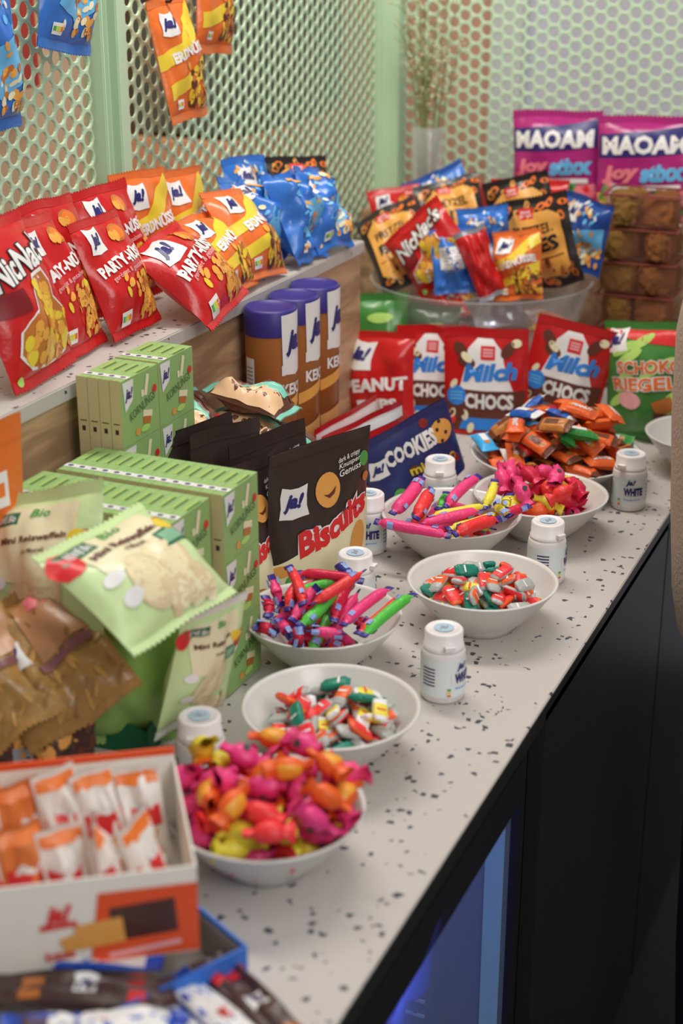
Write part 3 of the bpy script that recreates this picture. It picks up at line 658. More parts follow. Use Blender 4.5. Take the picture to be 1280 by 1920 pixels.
# ------------------------------------------------------------------ glass bowl full of bags
def lathe_obj(name, prof, mat, loc, label, cat, group=None, n=64):
    m = MB(); m.lathe(prof, mat, n); return tag(m.build(name, loc), label, cat, group)
GLASS = M('clear_glass', (200, 208, 206), rough=.03, alpha=.22, spec=.9)
GC = (-.775, 2.335, ZC)
GR = .180; zt = .186
gp = [(0, .002), (.075, .002), (.078, .006), (.03, .012), (.02, .03), (.03, .05), (.095, .062), (.135, .085), (.160, .125), (GR - .003, zt - .004), (GR, zt), (GR - .002, zt + .0015), (GR - .0065, zt - .002), (.154, .127), (.131, .091), (.09, .069), (.02, .060), (0, .060)]
lathe_obj('glass_bowl', gp, GLASS, GC, 'big clear glass footed bowl heaped with snack bags behind the red pouches', 'glass bowl')
def inb(label, loc, rot, w, h, T, mat, art, seed, name='snack_bag', **k): return pb(label, loc, rot, w, h, T, mat, art, seed, name, 'snack bag', wrinkle=k.pop('wrinkle', 1.5), **k)
inb("black and tan pretzel bag upright at the right of the glass bowl, lettering facing out", (-.650, 2.290, 1.090), (2, -16, -6), .125, .142, .03, BLACK, a_pretzel, 51, 'pretzel_bag')
inb("pretzel bag behind the upright one, only its dark top corner showing", (-.70, 2.370, 1.105), (-2, -16, 4), .11, .142, .03, BLACK, a_pretzel, 52, 'pretzel_bag')
inb("pretzel bag lying tilted at the left side of the glass bowl", (-.862, 2.262, 1.085), (-36, -27, 22), .105, .140, .03, BLACK, a_pretzel, 53, 'pretzel_bag')
inb("pretzel bag behind the red bag in the glass bowl", (-.812, 2.345, 1.110), (-34, -13, 24), .11, .140, .03, BLACK, a_pretzel, 54, 'pretzel_bag')
inb("red nut bag with white script in the glass bowl", (-.792, 2.232, 1.108), (-12, -44, 2), .122, .112, .035, RED, a_nicnac, 55, 'nut_bag')
inb("blue bag turned with its barcode side out in the glass bowl", (-.775, 2.222, 1.082), (-12, -6, 26), .070, .105, .03, BLUE, a_blueside, 56, 'blue_snack_bag', wrinkle=2.2)
inb("silvery red bag edge between the two blue bags in the glass bowl", (-.716, 2.232, 1.082), (-8, -24, 24), .050, .110, .014, RED, None, 57, 'nut_bag', wrinkle=1.4, back=SILVER, seal=SILVER)
inb("blue bag standing left of the orange one in the glass bowl", (-.735, 2.262, 1.084), (-10, -6, 30), .080, .130, .035, BLUE, a_blue, 58, 'blue_snack_bag', wrinkle=2.)
inb("orange nut bag folded in front of the pretzel bag in the glass bowl", (-.680, 2.228, 1.082), (-14, -10, -6), .082, .105, .03, ORANGE, a_erdnuss, 59, 'nut_bag', wrinkle=1.8)
inb("blue bag sticking out at the right rim of the glass bowl", (-.640, 2.390, 1.100), (-8, 6, -26), .11, .115, .03, DBLUE, a_blue, 60, 'blue_snack_bag')
inb("blue bag at the back of the glass bowl with its dark blue seam up", (-.840, 2.405, 1.115), (-30, -24, 20), .11, .140, .03, BLUE, a_blue, 61, 'blue_snack_bag', seal=DBLUE)
inb("red bag peeking out at the left back of the glass bowl", (-.905, 2.350, 1.095), (-30, -10, 30), .09, .130, .03, RED, a_party, 62, 'nut_bag')
inb("red bag lying across the back of the glass bowl", (-.735, 2.43, 1.11), (-18, 0, 8), .13, .12, .03, RED, None, 63, 'nut_bag')
for i, (x, y, a, m, ar, lb) in enumerate(((-.80, 2.29, 10, BLUE, a_blue, 'blue bag lying flat at the bottom of the glass bowl, left'), (-.73, 2.33, -40, ORANGE, a_erdnuss, 'orange bag lying flat at the bottom of the glass bowl'), (-.78, 2.39, 60, RED, a_party, 'red bag lying flat at the bottom of the glass bowl, back'), (-.70, 2.28, 30, SILVER, None, 'silver bag lying flat at the bottom of the glass bowl, right'))):
    inb(lb, (x, y - .05, 1.0 + .012 * i), (-80, 0, a), .09, .11, .022, m, ar, 70 + i)

# ------------------------------------------------------------------ sweets and trays at the end
pb("magenta chew sweet bag standing at the left on the end block", (-.730, 2.585, 1.142), (-3, -2, 0), .158, .178, .055, MAG, a_maoam, 81, 'sweet_bag', 'sweet bag')
pb("magenta chew sweet bag standing behind the granola trays, at the right", (-.575, 2.565, 1.142), (-4, -1, 1), .165, .180, .045, MAG, a_maoam, 82, 'sweet_bag', 'sweet bag')
m = MB(); m.box((0, 0, .0), (.19, .05, .05), M('red_carton', (150, 44, 40), rough=.5)); o = m.build('red_carton', (-.81, 2.566, 1.166), bevel=.002); tag(o, 'small red carton on the end block behind the glass bowl', 'carton')
GRAN = M('granola', (222, 136, 66), rough=.6, vary=.35, bscale=170, bump=1.0); GRAN2 = M('granola_dark', (196, 112, 60), rough=.6, vary=.45, bscale=170, bump=1.0)
TRAY = M('brown_clear_plastic', (150, 100, 84), rough=.15, alpha=.09)
def cluster_mesh(mat, seed):
    bm = bmesh.new(); bmesh.ops.create_cube(bm, size=1); bmesh.ops.subdivide_edges(bm, edges=bm.edges[:], cuts=12, use_grid_fill=True)
    for v in bm.verts:
        p = v.co * 2; q = p.normalized() * 1.15; v.co = (p * .6 + q * .4) / 2
        v.co *= 1 + .16 * noise.noise(v.co * 7 + Vector((seed, 0, 0))) + .10 * noise.noise(v.co * 17 + Vector((seed, 3, 0)))
    me = bpy.data.meshes.new('granola_cluster'); bm.to_mesh(me); bm.free(); me.materials.append(mat); me.polygons.foreach_set('use_smooth', [True] * len(me.polygons))
    return me
cm = [cluster_mesh(GRAN, 1), cluster_mesh(GRAN2, 5), cluster_mesh(GRAN, 9), cluster_mesh(GRAN2, 13)]
tm = MB(); W_, D_, H_ = .122, .085, .0525
for c, d in (((0, 0, .001), (W_, D_, .002)), ((0, -D_ / 2, H_ / 2 - .002), (W_, .0012, H_ - .006)), ((0, D_ / 2, H_ / 2 - .002), (W_, .0012, H_ - .006)), ((-W_ / 2, 0, H_ / 2 - .002), (.0012, D_, H_ - .006)), ((W_ / 2, 0, H_ / 2 - .002), (.0012, D_, H_ - .006)), ((0, 0, H_ / 2 - .004), (.004, D_ - .004, H_ - .012))): tm.box(c, d, TRAY)
trm = tm.mesh('tray'); lm = MB(); RIM = M('tray_rim', (124, 62, 54), rough=.3)
for sy in (-1, 1): lm.box((0, sy * (D_ / 2), H_ - .0028), (W_ + .004, .004, .0026), RIM)
for sx in (-1, 1): lm.box((sx * W_ / 2, 0, H_ - .0028), (.004, D_ - .0042, .0026), RIM)
ldm = lm.mesh('lid')
for i in range(6):
    root = empty('granola_tray', (-.548 + .002 * (i % 2), 2.462, ZC + .0005 + i * .0535), (0, 0, radians(2)))
    tag(root, 'clear tray of granola bites, ' + ('lowest of the stack hidden behind the green bag', 'second from the bottom of the stack', 'third from the bottom of the stack', 'third from the top of the stack', 'second from the top of the stack', 'topmost of the stack under the magenta bag')[i], 'granola tray', 'stacked granola trays')
    link('tray', trm, parent=root); link('lid', ldm, parent=root)
    for j, (x, y) in enumerate(((-.030, -.021), (.030, -.021), (-.030, .021), (.030, .021))):
        o = link('granola_cluster', cm[(j + i) % 2 * 2 + j % 2] if i != 3 else cm[j % 2], (x, y, .0245), (0, 0, j + i), root); o.scale = (.055, .038, .047)
# vase with dried stems
vz = (-.965, 2.585, 1.1405)
lathe_obj('glass_vase', [(0, .001), (.028, .001), (.030, .004), (.030, .14), (.0285, .142), (.027, .14), (.027, .008), (0, .007)], GLASS, vz, 'slim clear glass vase with dried stems on the end block', 'vase', n=40)
STEM = M('dried_stem', (124, 128, 84), rough=.7); FLOW = M('dried_blossom', (196, 182, 150), rough=.8)
R = random.Random(4)
st = MB(); fl = MB()
for i in range(16):
    a = R.uniform(0, 2 * pi); sp = R.uniform(.02, .075); hh = R.uniform(.26, .40)
    p0 = Vector((R.uniform(-.012, .012), R.uniform(-.012, .012), .01)); p2 = Vector((cos(a) * sp, sin(a) * sp * .5, hh)); p1 = (p0 + p2) / 2 + Vector((-cos(a) * .01, 0, .03))
    pts = [p0.lerp(p1, t / 4).lerp(p1.lerp(p2, t / 4), t / 4) for t in range(5)]; st.tube(pts, [.0016, .0014, .0012, .001, .0007], STEM, 5)
    for j in range(9):
        b0 = pts[2].lerp(pts[4], R.random()); d = Vector((R.uniform(-.03, .03), R.uniform(-.02, .02), R.uniform(.01, .05))); st.tube([b0, b0 + d * .5 + Vector((0, 0, .004)), b0 + d], .0006, STEM, 4)
        for q in range(3):
            c = b0 + d + Vector((R.uniform(-.007, .007), R.uniform(-.007, .007), R.uniform(-.006, .008))); rr = R.uniform(.0014, .0026)
            fl.add([c + Vector(v) * rr for v in ((1, 0, 0), (-1, 0, 0), (0, 1, 0), (0, -1, 0), (0, 0, 1), (0, 0, -1))], [(0, 2, 4), (2, 1, 4), (1, 3, 4), (3, 0, 4), (2, 0, 5), (1, 2, 5), (3, 1, 5), (0, 3, 5)], FLOW)
fr_ = empty('dried_flowers', vz); tag(fr_, 'airy bunch of dried baby breath stems standing in the slim vase', 'dried flowers')
st.build('stems', parent=fr_); fl.build('blossoms', parent=fr_)

# ------------------------------------------------------------------ wafer packs
def wafer(label, loc, rot, seed, w=.070, h=.105): bag('wafer_pack', label, 'wafer pack', loc, rot, w, h, .036, CHOC, a_wafer, 'mint and brown wafer packs', seed=seed, wrinkle=1.8, seal=TEAL)
LN = ('bottom layer', 'second layer', 'third layer', 'fourth layer', 'top layer')
for lay in range(5):
    for c in range(2):
        if lay == 4 and c == 0: continue
        wafer('mint and brown wafer pack, ' + LN[lay] + ', ' + ('end nearer the green boxes' if c == 0 else 'end nearer the cookie tubes'),
              (-.775 + .012 * c, 1.528 + .070 * c, ZC + .024 + lay * .037 + .004 * c), (-84 if lay < 3 else -76, R.uniform(-5, 5), 78 + R.uniform(-12, 12) + (10 if c else 0)), 90 + lay * 2 + c)
wafer('mint and brown wafer pack tilted up against the oak front, left end of the pile', (-.812, 1.505, 1.055), (-62, 10, 70), 121)
wafer('mint and brown wafer pack lying lowest at the right of the pile, red seal showing', (-.722, 1.585, 1.030), (-74, -6, 96), 122)

# ------------------------------------------------------------------ gum bottles
GW = M('white_gum_plastic', (204, 199, 198), rough=.35); GL = M('gum_label', (196, 204, 212), rough=.35)
def gum(label, x, y, rz, face=0):
    root = empty('gum_bottle', (x, y, ZC), (0, 0, radians(rz))); tag(root, label, 'gum bottle', 'white chewing gum bottles')
    Rr = .0222
    b = MB(); b.lathe([(0, .0005), (Rr - .002, .0005), (Rr, .003), (Rr, .052), (Rr - .001, .0545), (Rr - .004, .057)], GW, 40); b.build('bottle', parent=root)
    c = MB(); c.lathe([(Rr - .0035, .0545), (Rr - .0015, .0552), (Rr - .0015, .0585), (Rr - .0028, .0592), (Rr - .0028, .0740), (Rr - .0045, .0758), (Rr - .006, .0758), (Rr - .0065, .0752), (0, .0752)], GW, 40)
    c.box((0, -Rr - .0002, .0625), (.010, .005, .0045), GW); c.build('cap', parent=root)
    l = MB(); P = Print(2 * Rr, 1)
    P.poly([(-2.6, .008), (2.6, .008), (2.6, .048), (-2.6, .048)], GL, 0)
    P.rect(-.95, .030, .8, 1.0, iW, 0, 1)
    for i in range(6): P.rect(-.95, .021 + i * .0036, .62, .07, iN, 0, 2)
    P.text('ja!', .62, .041, .55, .42, iN, 0, .04, .3); P.rect(.75, .029, 1.3, .55, iW, 0, 1); P.text('WHITE', .8, .029, 1.1, .5, iN, 0, .06); P.text('Kaugummi', .75, .018, .9, .14, iB, 0, .01)
    P.rect(.0, .014, .22, .5, iW, 0, 1); P.rect(.0, .011, .16, .12, iO, 0, 2); P.rect(0, .0145, .16, .1, iY, 0, 2); P.rect(0, .0175, .16, .1, iG, 0, 2)
    for i in range(5): P.rect(2.1, .016 + i * .005, .8, .05, iN, 0, 1)
    P.bake(l, wrap(Rr + .0002), .005); l.build('label', parent=root)
    t = MB(); P = Print(.02, .02); P.ell(0, 0, 1.0, 1.0, ink('sticker_blue', (150, 172, 190)), 0, 1, 24); P.text('ja!', 0, 0, 1.1, .9, iGR, 0, .04, .3, 2)
    P.bake(t, lambda x, y, o: Vector((x, y, .0752 + o)), 0, False); t.build('cap_sticker', parent=root)
gum('white gum bottle beside the bowl of pink and orange sweets, nearest of all', -.601, 1.060, 10)
gum('white gum bottle alone near the counter edge with its barcode showing', -.463, 1.315, 36)
gum('white gum bottle right of the far bowl of foil chews', -.450, 1.633, 60)
gum('white gum bottle closest to the far end, WHITE lettering facing out', -.418, 1.906, -18)
gum('white gum bottle behind the chew stick bowl, beside the navy cookie bag', -.640, 1.785, 20)
gum('white gum bottle behind the pile of chew sticks, right of the biscuit pouch', -.619, 1.455, 90)
gum('white gum bottle half hidden behind the lettered biscuit pouch', -.677, 1.632, -20)

# ------------------------------------------------------------------ white bowls
PORC = M('white_porcelain', (186, 184, 180), rough=.25, spec=.5, coat=.3)
def bowl_prof(Rm, h): return [(0, .002), (Rm * .40, .002), (Rm * .42, 0), (Rm * .45, .0), (Rm * .46, .004), (Rm * .62, h * .28), (Rm * .82, h * .62), (Rm - .001, h * .97), (Rm, h), (Rm - .0035, h + .0003), (Rm - .0055, h * .95), (Rm * .78, h * .60), (Rm * .58, h * .30), (Rm * .42, h * .14), (0, h * .11)]
def bz(r, Rm, h):
    pr = [(0, .11), (.42, .14), (.58, .30), (.78, .60), (.95, .95), (1.0, 1.0)]; q = min(r / Rm, 1.)
    for (a, b), (c, d) in zip(pr, pr[1:]):
        if q <= c: return h * (b + (d - b) * (q - a) / (c - a))
    return h
class Heap:
    """drops things into a bowl one after another, each resting on what lies below"""
    def __init__(s, cx, cy, Rm, h, z0=ZC, seed=0):
        s.cx, s.cy, s.Rm, s.h, s.z0 = cx, cy, Rm, h, z0; s.R = random.Random(seed); s.g = .0025; s.N = int(Rm * 1.25 / s.g)
        s.H = {}
    def z(s, x, y):
        k = (round(x / s.g), round(y / s.g))
        if k in s.H: return s.H[k]
        r = sqrt(x * x + y * y); return bz(r, s.Rm, s.h) if r < s.Rm else s.h
    def drop(s, rmax, L, W, T, tries=7, yaw=None, pos=None, flat=1., sink=.55):
        best = None
        for _ in range(tries):
            if pos: x, y = pos
            else: r = rmax * sqrt(s.R.random()); a = s.R.uniform(0, 2 * pi); x, y = r * cos(a), r * sin(a)
            ya = s.R.uniform(0, 2 * pi) if yaw is None else yaw
            ca, sa = cos(ya), sin(ya); P = []
            for i in range(-3, 4):
                for j in (-1, 0, 1):
                    a_, b_ = i / 3 * L / 2 * .9, j * W / 2 * .8; xx, yy = x + a_ * ca - b_ * sa, y + a_ * sa + b_ * ca; P.append((a_, b_, s.z(xx, yy)))
            n = len(P); mz = sum(p[2] for p in P) / n; sa2 = sum(p[0] ** 2 for p in P); sb2 = sum(p[1] ** 2 for p in P)
            ga = sum(p[0] * p[2] for p in P) / sa2; gb = sum(p[1] * p[2] for p in P) / sb2
            ga = max(-.9, min(.9, ga)); gb = max(-.9, min(.9, gb))
            top = max(p[2] - mz - ga * p[0] - gb * p[1] for p in P)
            zc = mz + top * sink
            if best is None or zc + .25 * max(abs(ga), 0) * L < best[0]: best = (zc + .25 * abs(ga) * L, x, y, ya, ga, gb, zc)
            if pos: break
        _, x, y, ya, ga, gb, zc = best
        ca, sa = cos(ya), sin(ya)
        ia, ib = int(L / 2 / s.g), int(W / 2 / s.g)
        for i in range(-ia, ia + 1):
            for j in range(-ib - 1, ib + 2):
                a_, b_ = i * s.g, j * s.g * .8; xx, yy = x + a_ * ca - b_ * sa, y + a_ * sa + b_ * ca
                k = (round(xx / s.g), round(yy / s.g)); v = zc + ga * a_ + gb * b_ + T
                if v > s.z(xx, yy): s.H[k] = v
        X = Vector((ca, sa, ga)).normalized(); Yv = Vector((-sa, ca, gb)); Z = X.cross(Yv).normalized(); Yv = Z.cross(X)
        rot = Matrix((X, Yv, Z)).transposed().to_euler()
        c = Vector((s.cx + x, s.cy + y, s.z0 + zc)) + Z * (T / 2)
        return c, rot
CANDY = {}
def cmat(n, rgb, rough=.33): return M('wrapper_' + n, rgb, rough=rough, bump=.4, bscale=160)
NT = cmat('navy_tip', (44, 34, 110)); LOGO = cmat('logo_blue', (120, 140, 190)); PKK = cmat('hot_pink', (216, 56, 110)); CRM = cmat('crimson', (178, 26, 58)); REDW = cmat('red', (208, 48, 50))
GRW = cmat('green', (72, 166, 58)); YLW = cmat('yellow', (222, 190, 58)); ORW = cmat('orange', (220, 84, 32)); ORL = cmat('orange_light', (228, 140, 44)); MGW = cmat('magenta', (196, 52, 110)); DGW = cmat('teal', (22, 108, 90)); FOIL = cmat('foil_grey', (150, 152, 148), .3); WTW = cmat('white', (206, 206, 206)); DKW = cmat('dark_mark', (54, 60, 60))
BRW = cmat('brown', (98, 52, 34)); OBW = cmat('bar_orange', (204, 88, 34)); BBW = cmat('bar_blue', (28, 82, 160)); LBW = cmat('bar_light_blue', (52, 150, 206)); GBW = cmat('bar_green', (52, 132, 62)); RBW = cmat('bar_red', (166, 34, 34)); GDW = cmat('bar_gold', (172, 112, 56))
def stick_mesh(mat, L=.085, r=.0058, seed=0, bend=.004):
    m = MB(); n = 12; R = random.Random(seed); hl = L / 2; prof = [(-hl, .0050, .0009), (-hl + .006, .0052, .0012), (-hl + .0085, .0026, .0022), (-hl + .012, r * .9, r * .85), (-hl + .02, r, r), (0, r, r), (hl - .02, r, r), (hl - .012, r * .9, r * .85), (hl - .0085, .0026, .0022), (hl - .006, .0052, .0012), (hl, .0050, .0009)]
    # refine
    st_ = []
    for (a, b, c), (d, e, f) in zip(prof, prof[1:]):
        k_ = 3 if abs(d - a) > .012 else 1
        for t in range(k_): q = t / k_; st_.append((a + (d - a) * q, b + (e - b) * q, c + (f - c) * q))
    st_.append(prof[-1]); vs = []
    for x, ry, rz in st_:
        bz_ = bend * (1 - (2 * x / L) ** 2)
        for k_ in range(n):
            a = 2 * pi * k_ / n; w_ = 1 + .06 * noise.noise(Vector((x * 120, a, seed)))
            vs.append((x, ry * cos(a) * w_ + bz_, rz * sin(a) * w_))
    fs = []; b0 = len(m.v)
    for i in range(len(st_) - 1):
        xm = abs((st_[i][0] + st_[i + 1][0]) / 2); mt = NT if xm > hl - .0062 else mat
        f_ = [(i * n + k_, i * n + (k_ + 1) % n, (i + 1) * n + (k_ + 1) % n, (i + 1) * n + k_) for k_ in range(n)]
        m.add([], [], mt); 
        for f in f_: m.f.append(f); m.m.append(m.mi(mt)); m.sm.append(True)
    m.v = vs + m.v
    for q in (-.27, .29):
        for a0 in (R.uniform(0, 6), R.uniform(0, 6)):
            P_ = Print(.010, 1)
            cxp = q * L
            pts = []
            for (dx, da) in ((-.004, -.42), (.004, -.42), (.004, .42), (-.004, .42)):
                x = cxp + dx; a = a0 + da; bb = bend * (1 - (2 * x / L) ** 2); rr = r * 1.1; pts.append((x, rr * cos(a) + bb, rr * sin(a)))
            mid = [(cxp - .004, r * 1.14 * cos(a0) + bend * .9, r * 1.14 * sin(a0)), (cxp + .004, r * 1.14 * cos(a0) + bend * .9, r * 1.14 * sin(a0))]
            m.add([pts[0], pts[1], mid[1], mid[0], pts[3], pts[2]], [(0, 1, 2, 3), (3, 2, 5, 4)], LOGO)
    return m.mesh('chew_stick')
def chew_mesh(mat, acc, seed=0):
    """small foil-wrapped rectangular chew with folded ends"""
    m = MB(); R = random.Random(seed); n = 16
    sec = [(-.0145, .0050, .0010), (-.0128, .0056, .0016), (-.0112, .0064, .0030), (-.0100, .0070, .0038), (-.004, .0072, .0042), (.004, .0072, .0042), (.0100, .0070, .0038), (.0112, .0064, .0030), (.0128, .0056, .0016), (.0145, .0050, .0010)]
    for x, ry, rz in sec:
        for k_ in range(n):
            a = 2 * pi * k_ / n; c_, s_ = cos(a), sin(a); e = 3.2; f = (abs(c_) ** e + abs(s_) ** e) ** (-1 / e)
            w_ = 1 + .10 * noise.noise(Vector((x * 220, a * 1.5, seed * 2.7))); m.v.append((x, ry * c_ * f * w_, rz * s_ * f * w_))
    for i in range(9):
        for k_ in range(n):
            l = (k_ + 1) % n; mt = acc if i in (0, 1, 7, 8) or (i in (5, 6) and seed % 2) or k_ in (7, 8, 15, 0) else mat
            m.f.append((i * n + k_, i * n + l, (i + 1) * n + l, (i + 1) * n + k_)); m.m.append(m.mi(mt)); m.sm.append(True)
    m.f.append(tuple(range(n))[::-1]); m.m.append(m.mi(acc)); m.sm.append(False); m.f.append(tuple(9 * n + k_ for k_ in range(n))); m.m.append(m.mi(acc)); m.sm.append(False)
    for sg in (1, -1):
        m.add([(x, y, sg * .0045) for x, y in ((-.0052, -.0045), (-.003, -.0045), (-.003, .0045), (-.0052, .0045))], [(0, 1, 2, 3)], WTW if mat is not YLW else REDW)
    return m.mesh('foil_chew')
def ball_mesh(mat, acc, dot, seed=0):
    """round sweet in a twisted wrapper with two flared ends"""
    m = MB(); n = 14; R = random.Random(seed)
    sec = [(-.0205, .0098, .0036), (-.0165, .0086, .0032), (-.0122, .0052, .0040), (-.0098, .0076, .0066), (-.0065, .0098, .0088), (0, .0104, .0092), (.0065, .0098, .0088), (.0098, .0076, .0066), (.0122, .0052, .0040), (.0165, .0086, .0032), (.0205, .0098, .0036)]
    vs = []
    for i, (x, y, z) in enumerate(sec):
        tw = (x / .02) * .5
        for k_ in range(n):
            a = 2 * pi * k_ / n; q = 1 + (.2 if i in (0, 1, 9, 10) else .05) * sin(a * 5 + seed) + .12 * noise.noise(Vector((x * 150, a * 1.2, seed * 3.1)))
            yy, zz = y * cos(a) * q, z * sin(a) * q; vs.append((x, yy * cos(tw) - zz * sin(tw), yy * sin(tw) + zz * cos(tw)))
    m.v = vs
    for i in range(10):
        for k_ in range(n):
            l = (k_ + 1) % n; m.f.append((i * n + k_, i * n + l, (i + 1) * n + l, (i + 1) * n + k_)); m.m.append(m.mi(acc if (3 <= i <= 6 and k_ in (2, 3, 4, 5)) else mat)); m.sm.append(True)
    if dot:
        for sgn in (1, -1):
            P_ = [(.0035 * cos(t), .0035 * sin(t), sgn * .0102) for t in [2 * pi * j / 8 for j in range(8)]]; m.add(P_, [tuple(range(8))], dot)
    return m.mesh('twist_sweet')
def bar_mesh(mat, acc, word=None, L=.052, W=.024, T=.014, seed=0):
    m = MB(); nx, ny = 14, 8; hl = L / 2
    def S(x, y, off, sg=1):
        u = min(1, abs(x) / hl); v = min(1, abs(y) / (W / 2)); g = 0 if u > .84 else (1 - (u / .84) ** 4) ** .5; 
        return Vector((x, y * (1 - .06 * (1 - u)), sg * (T / 2 * g * (1 - v ** 4) ** .5 + .0003) + off * sg + noise.noise(Vector((x * 90, y * 90, seed))) * .0007))
    for sg in (1, -1):
        vs = [S(-hl + L * i / nx, -W / 2 + W * j / ny, 0, sg) for j in range(ny + 1) for i in range(nx + 1)]
        b0 = len(m.v); m.v += [tuple(v) for v in vs]
        for j in range(ny):
            for i in range(nx):
                f = (b0 + j * (nx + 1) + i, b0 + j * (nx + 1) + i + 1, b0 + (j + 1) * (nx + 1) + i + 1, b0 + (j + 1) * (nx + 1) + i)
                m.f.append(f if sg > 0 else f[::-1]); m.m.append(m.mi(acc if (i < 2 or i > nx - 3) else mat)); m.sm.append(True)
    P = Print(L, 1)
    if word: P.text(word, .12, 0, 1.1, .3, WTW, 0, .05); P.ell(-.5, 0, .16, .14, ORL, 0, 1)
    else: P.rect(.1, 0, .8, .36, acc if acc != mat else WTW, 0, 1); P.ell(-.45, 0, .16, .16, GDW, 0, 1)
    P.bake(m, lambda x, y, o: S(x, y, o * .6), .006)
    return m.mesh('mini_bar')

BOWLS = [(-.497, .981, .0835), (-.517, 1.159, .084), (-.606, 1.336, .085), (-.480, 1.486, .0835), (-.580, 1.662, .086), (-.499, 1.757 + .012, .085), (-.535, 1.960, .118), (-.355, 2.09, .085)]
blabels = ['white porcelain bowl nearest the camera, heaped with pink and orange twist sweets', 'white porcelain bowl of small foil chews, second nearest', 'white porcelain bowl of pink and green chew sticks in front of the biscuit pouch', 'white porcelain bowl of small foil chews nearer the far end, by the counter edge', 'white porcelain bowl with long pink and yellow chew sticks beside the navy bag', 'white porcelain bowl holding a few crimson sweets behind the stick bowl', 'wide white porcelain dish piled with mini chocolate bars', 'small white porcelain bowl at the far right edge, partly cut by the person']
BH = .055
for (x, y, r), lb in zip(BOWLS, blabels):
    q = x, y
    if lb.startswith('white porcelain bowl at the far'): x, y, r = -.392, 2.035, .055
    h = .045 if r > .1 or r < .06 else BH
    lathe_obj('porcelain_bowl', bowl_prof(r, h), PORC, (x, y, ZC + .0005), lb, 'bowl', 'white porcelain bowls')
def put(me, c, rot, label, cat, group, name=None): return tag(link(name or me.name.split('.')[0], me, c, rot), label, cat, group)

# bowl 1: twist sweets
R = random.Random(11)
kinds = [('magenta', ball_mesh(MGW, MGW, DKW, 1)), ('hot pink', ball_mesh(PKK, PKK, DKW, 2)), ('orange', ball_mesh(ORW, ORL, None, 3)), ('red', ball_mesh(REDW, REDW, None, 4)), ('yellow', ball_mesh(YLW, YLW, None, 5))]
x, y, r = BOWLS[0]; hp = Heap(x, y, r, BH, seed=1)
for i in range(76):
    q = R.random()
    kd = kinds[0] if q < .20 else kinds[1] if q < .42 else kinds[2] if q < .76 else kinds[3] if q < .94 else kinds[4]
    c, rot = hp.drop(r * .80, .036, .018, .0150, 9)
    rot.rotate_axis('X', R.uniform(0, 6.28))
    put(kd[1], c, rot, '%s twist-wrapped sweet in the nearest white bowl' % kd[0], 'sweet', '%s sweets in the nearest bowl' % kd[0])
# bowls 2 and 4: foil chews
cols = [('orange', chew_mesh(ORW, FOIL, 1)), ('red', chew_mesh(REDW, FOIL, 2)), ('yellow', chew_mesh(YLW, WTW, 3)), ('teal', chew_mesh(DGW, DGW, 4)), ('silver grey', chew_mesh(FOIL, FOIL, 5)), ('orange-red', chew_mesh(REDW, ORW, 6))]
for bi, where, n in ((1, 'the second nearest bowl', 105), (3, 'the bowl by the counter edge', 110)):
    x, y, r = BOWLS[bi]; hp = Heap(x, y, r, BH, seed=bi)
    for i in range(n):
        q = R.random(); kd = cols[0] if q < .25 else cols[1] if q < .45 else cols[2] if q < .59 else cols[3] if q < .70 else cols[4] if q < .88 else cols[5]
        c, rot = hp.drop(r * (.70 if i < 70 else .55), .024, .0136, .0085, 6, sink=.45)
        rot.rotate_axis('X', R.uniform(-.5, .5))
        put(kd[1], c, rot, '%s foil chew in %s' % (kd[0], where), 'sweet', '%s foil chews in %s' % (kd[0], where))
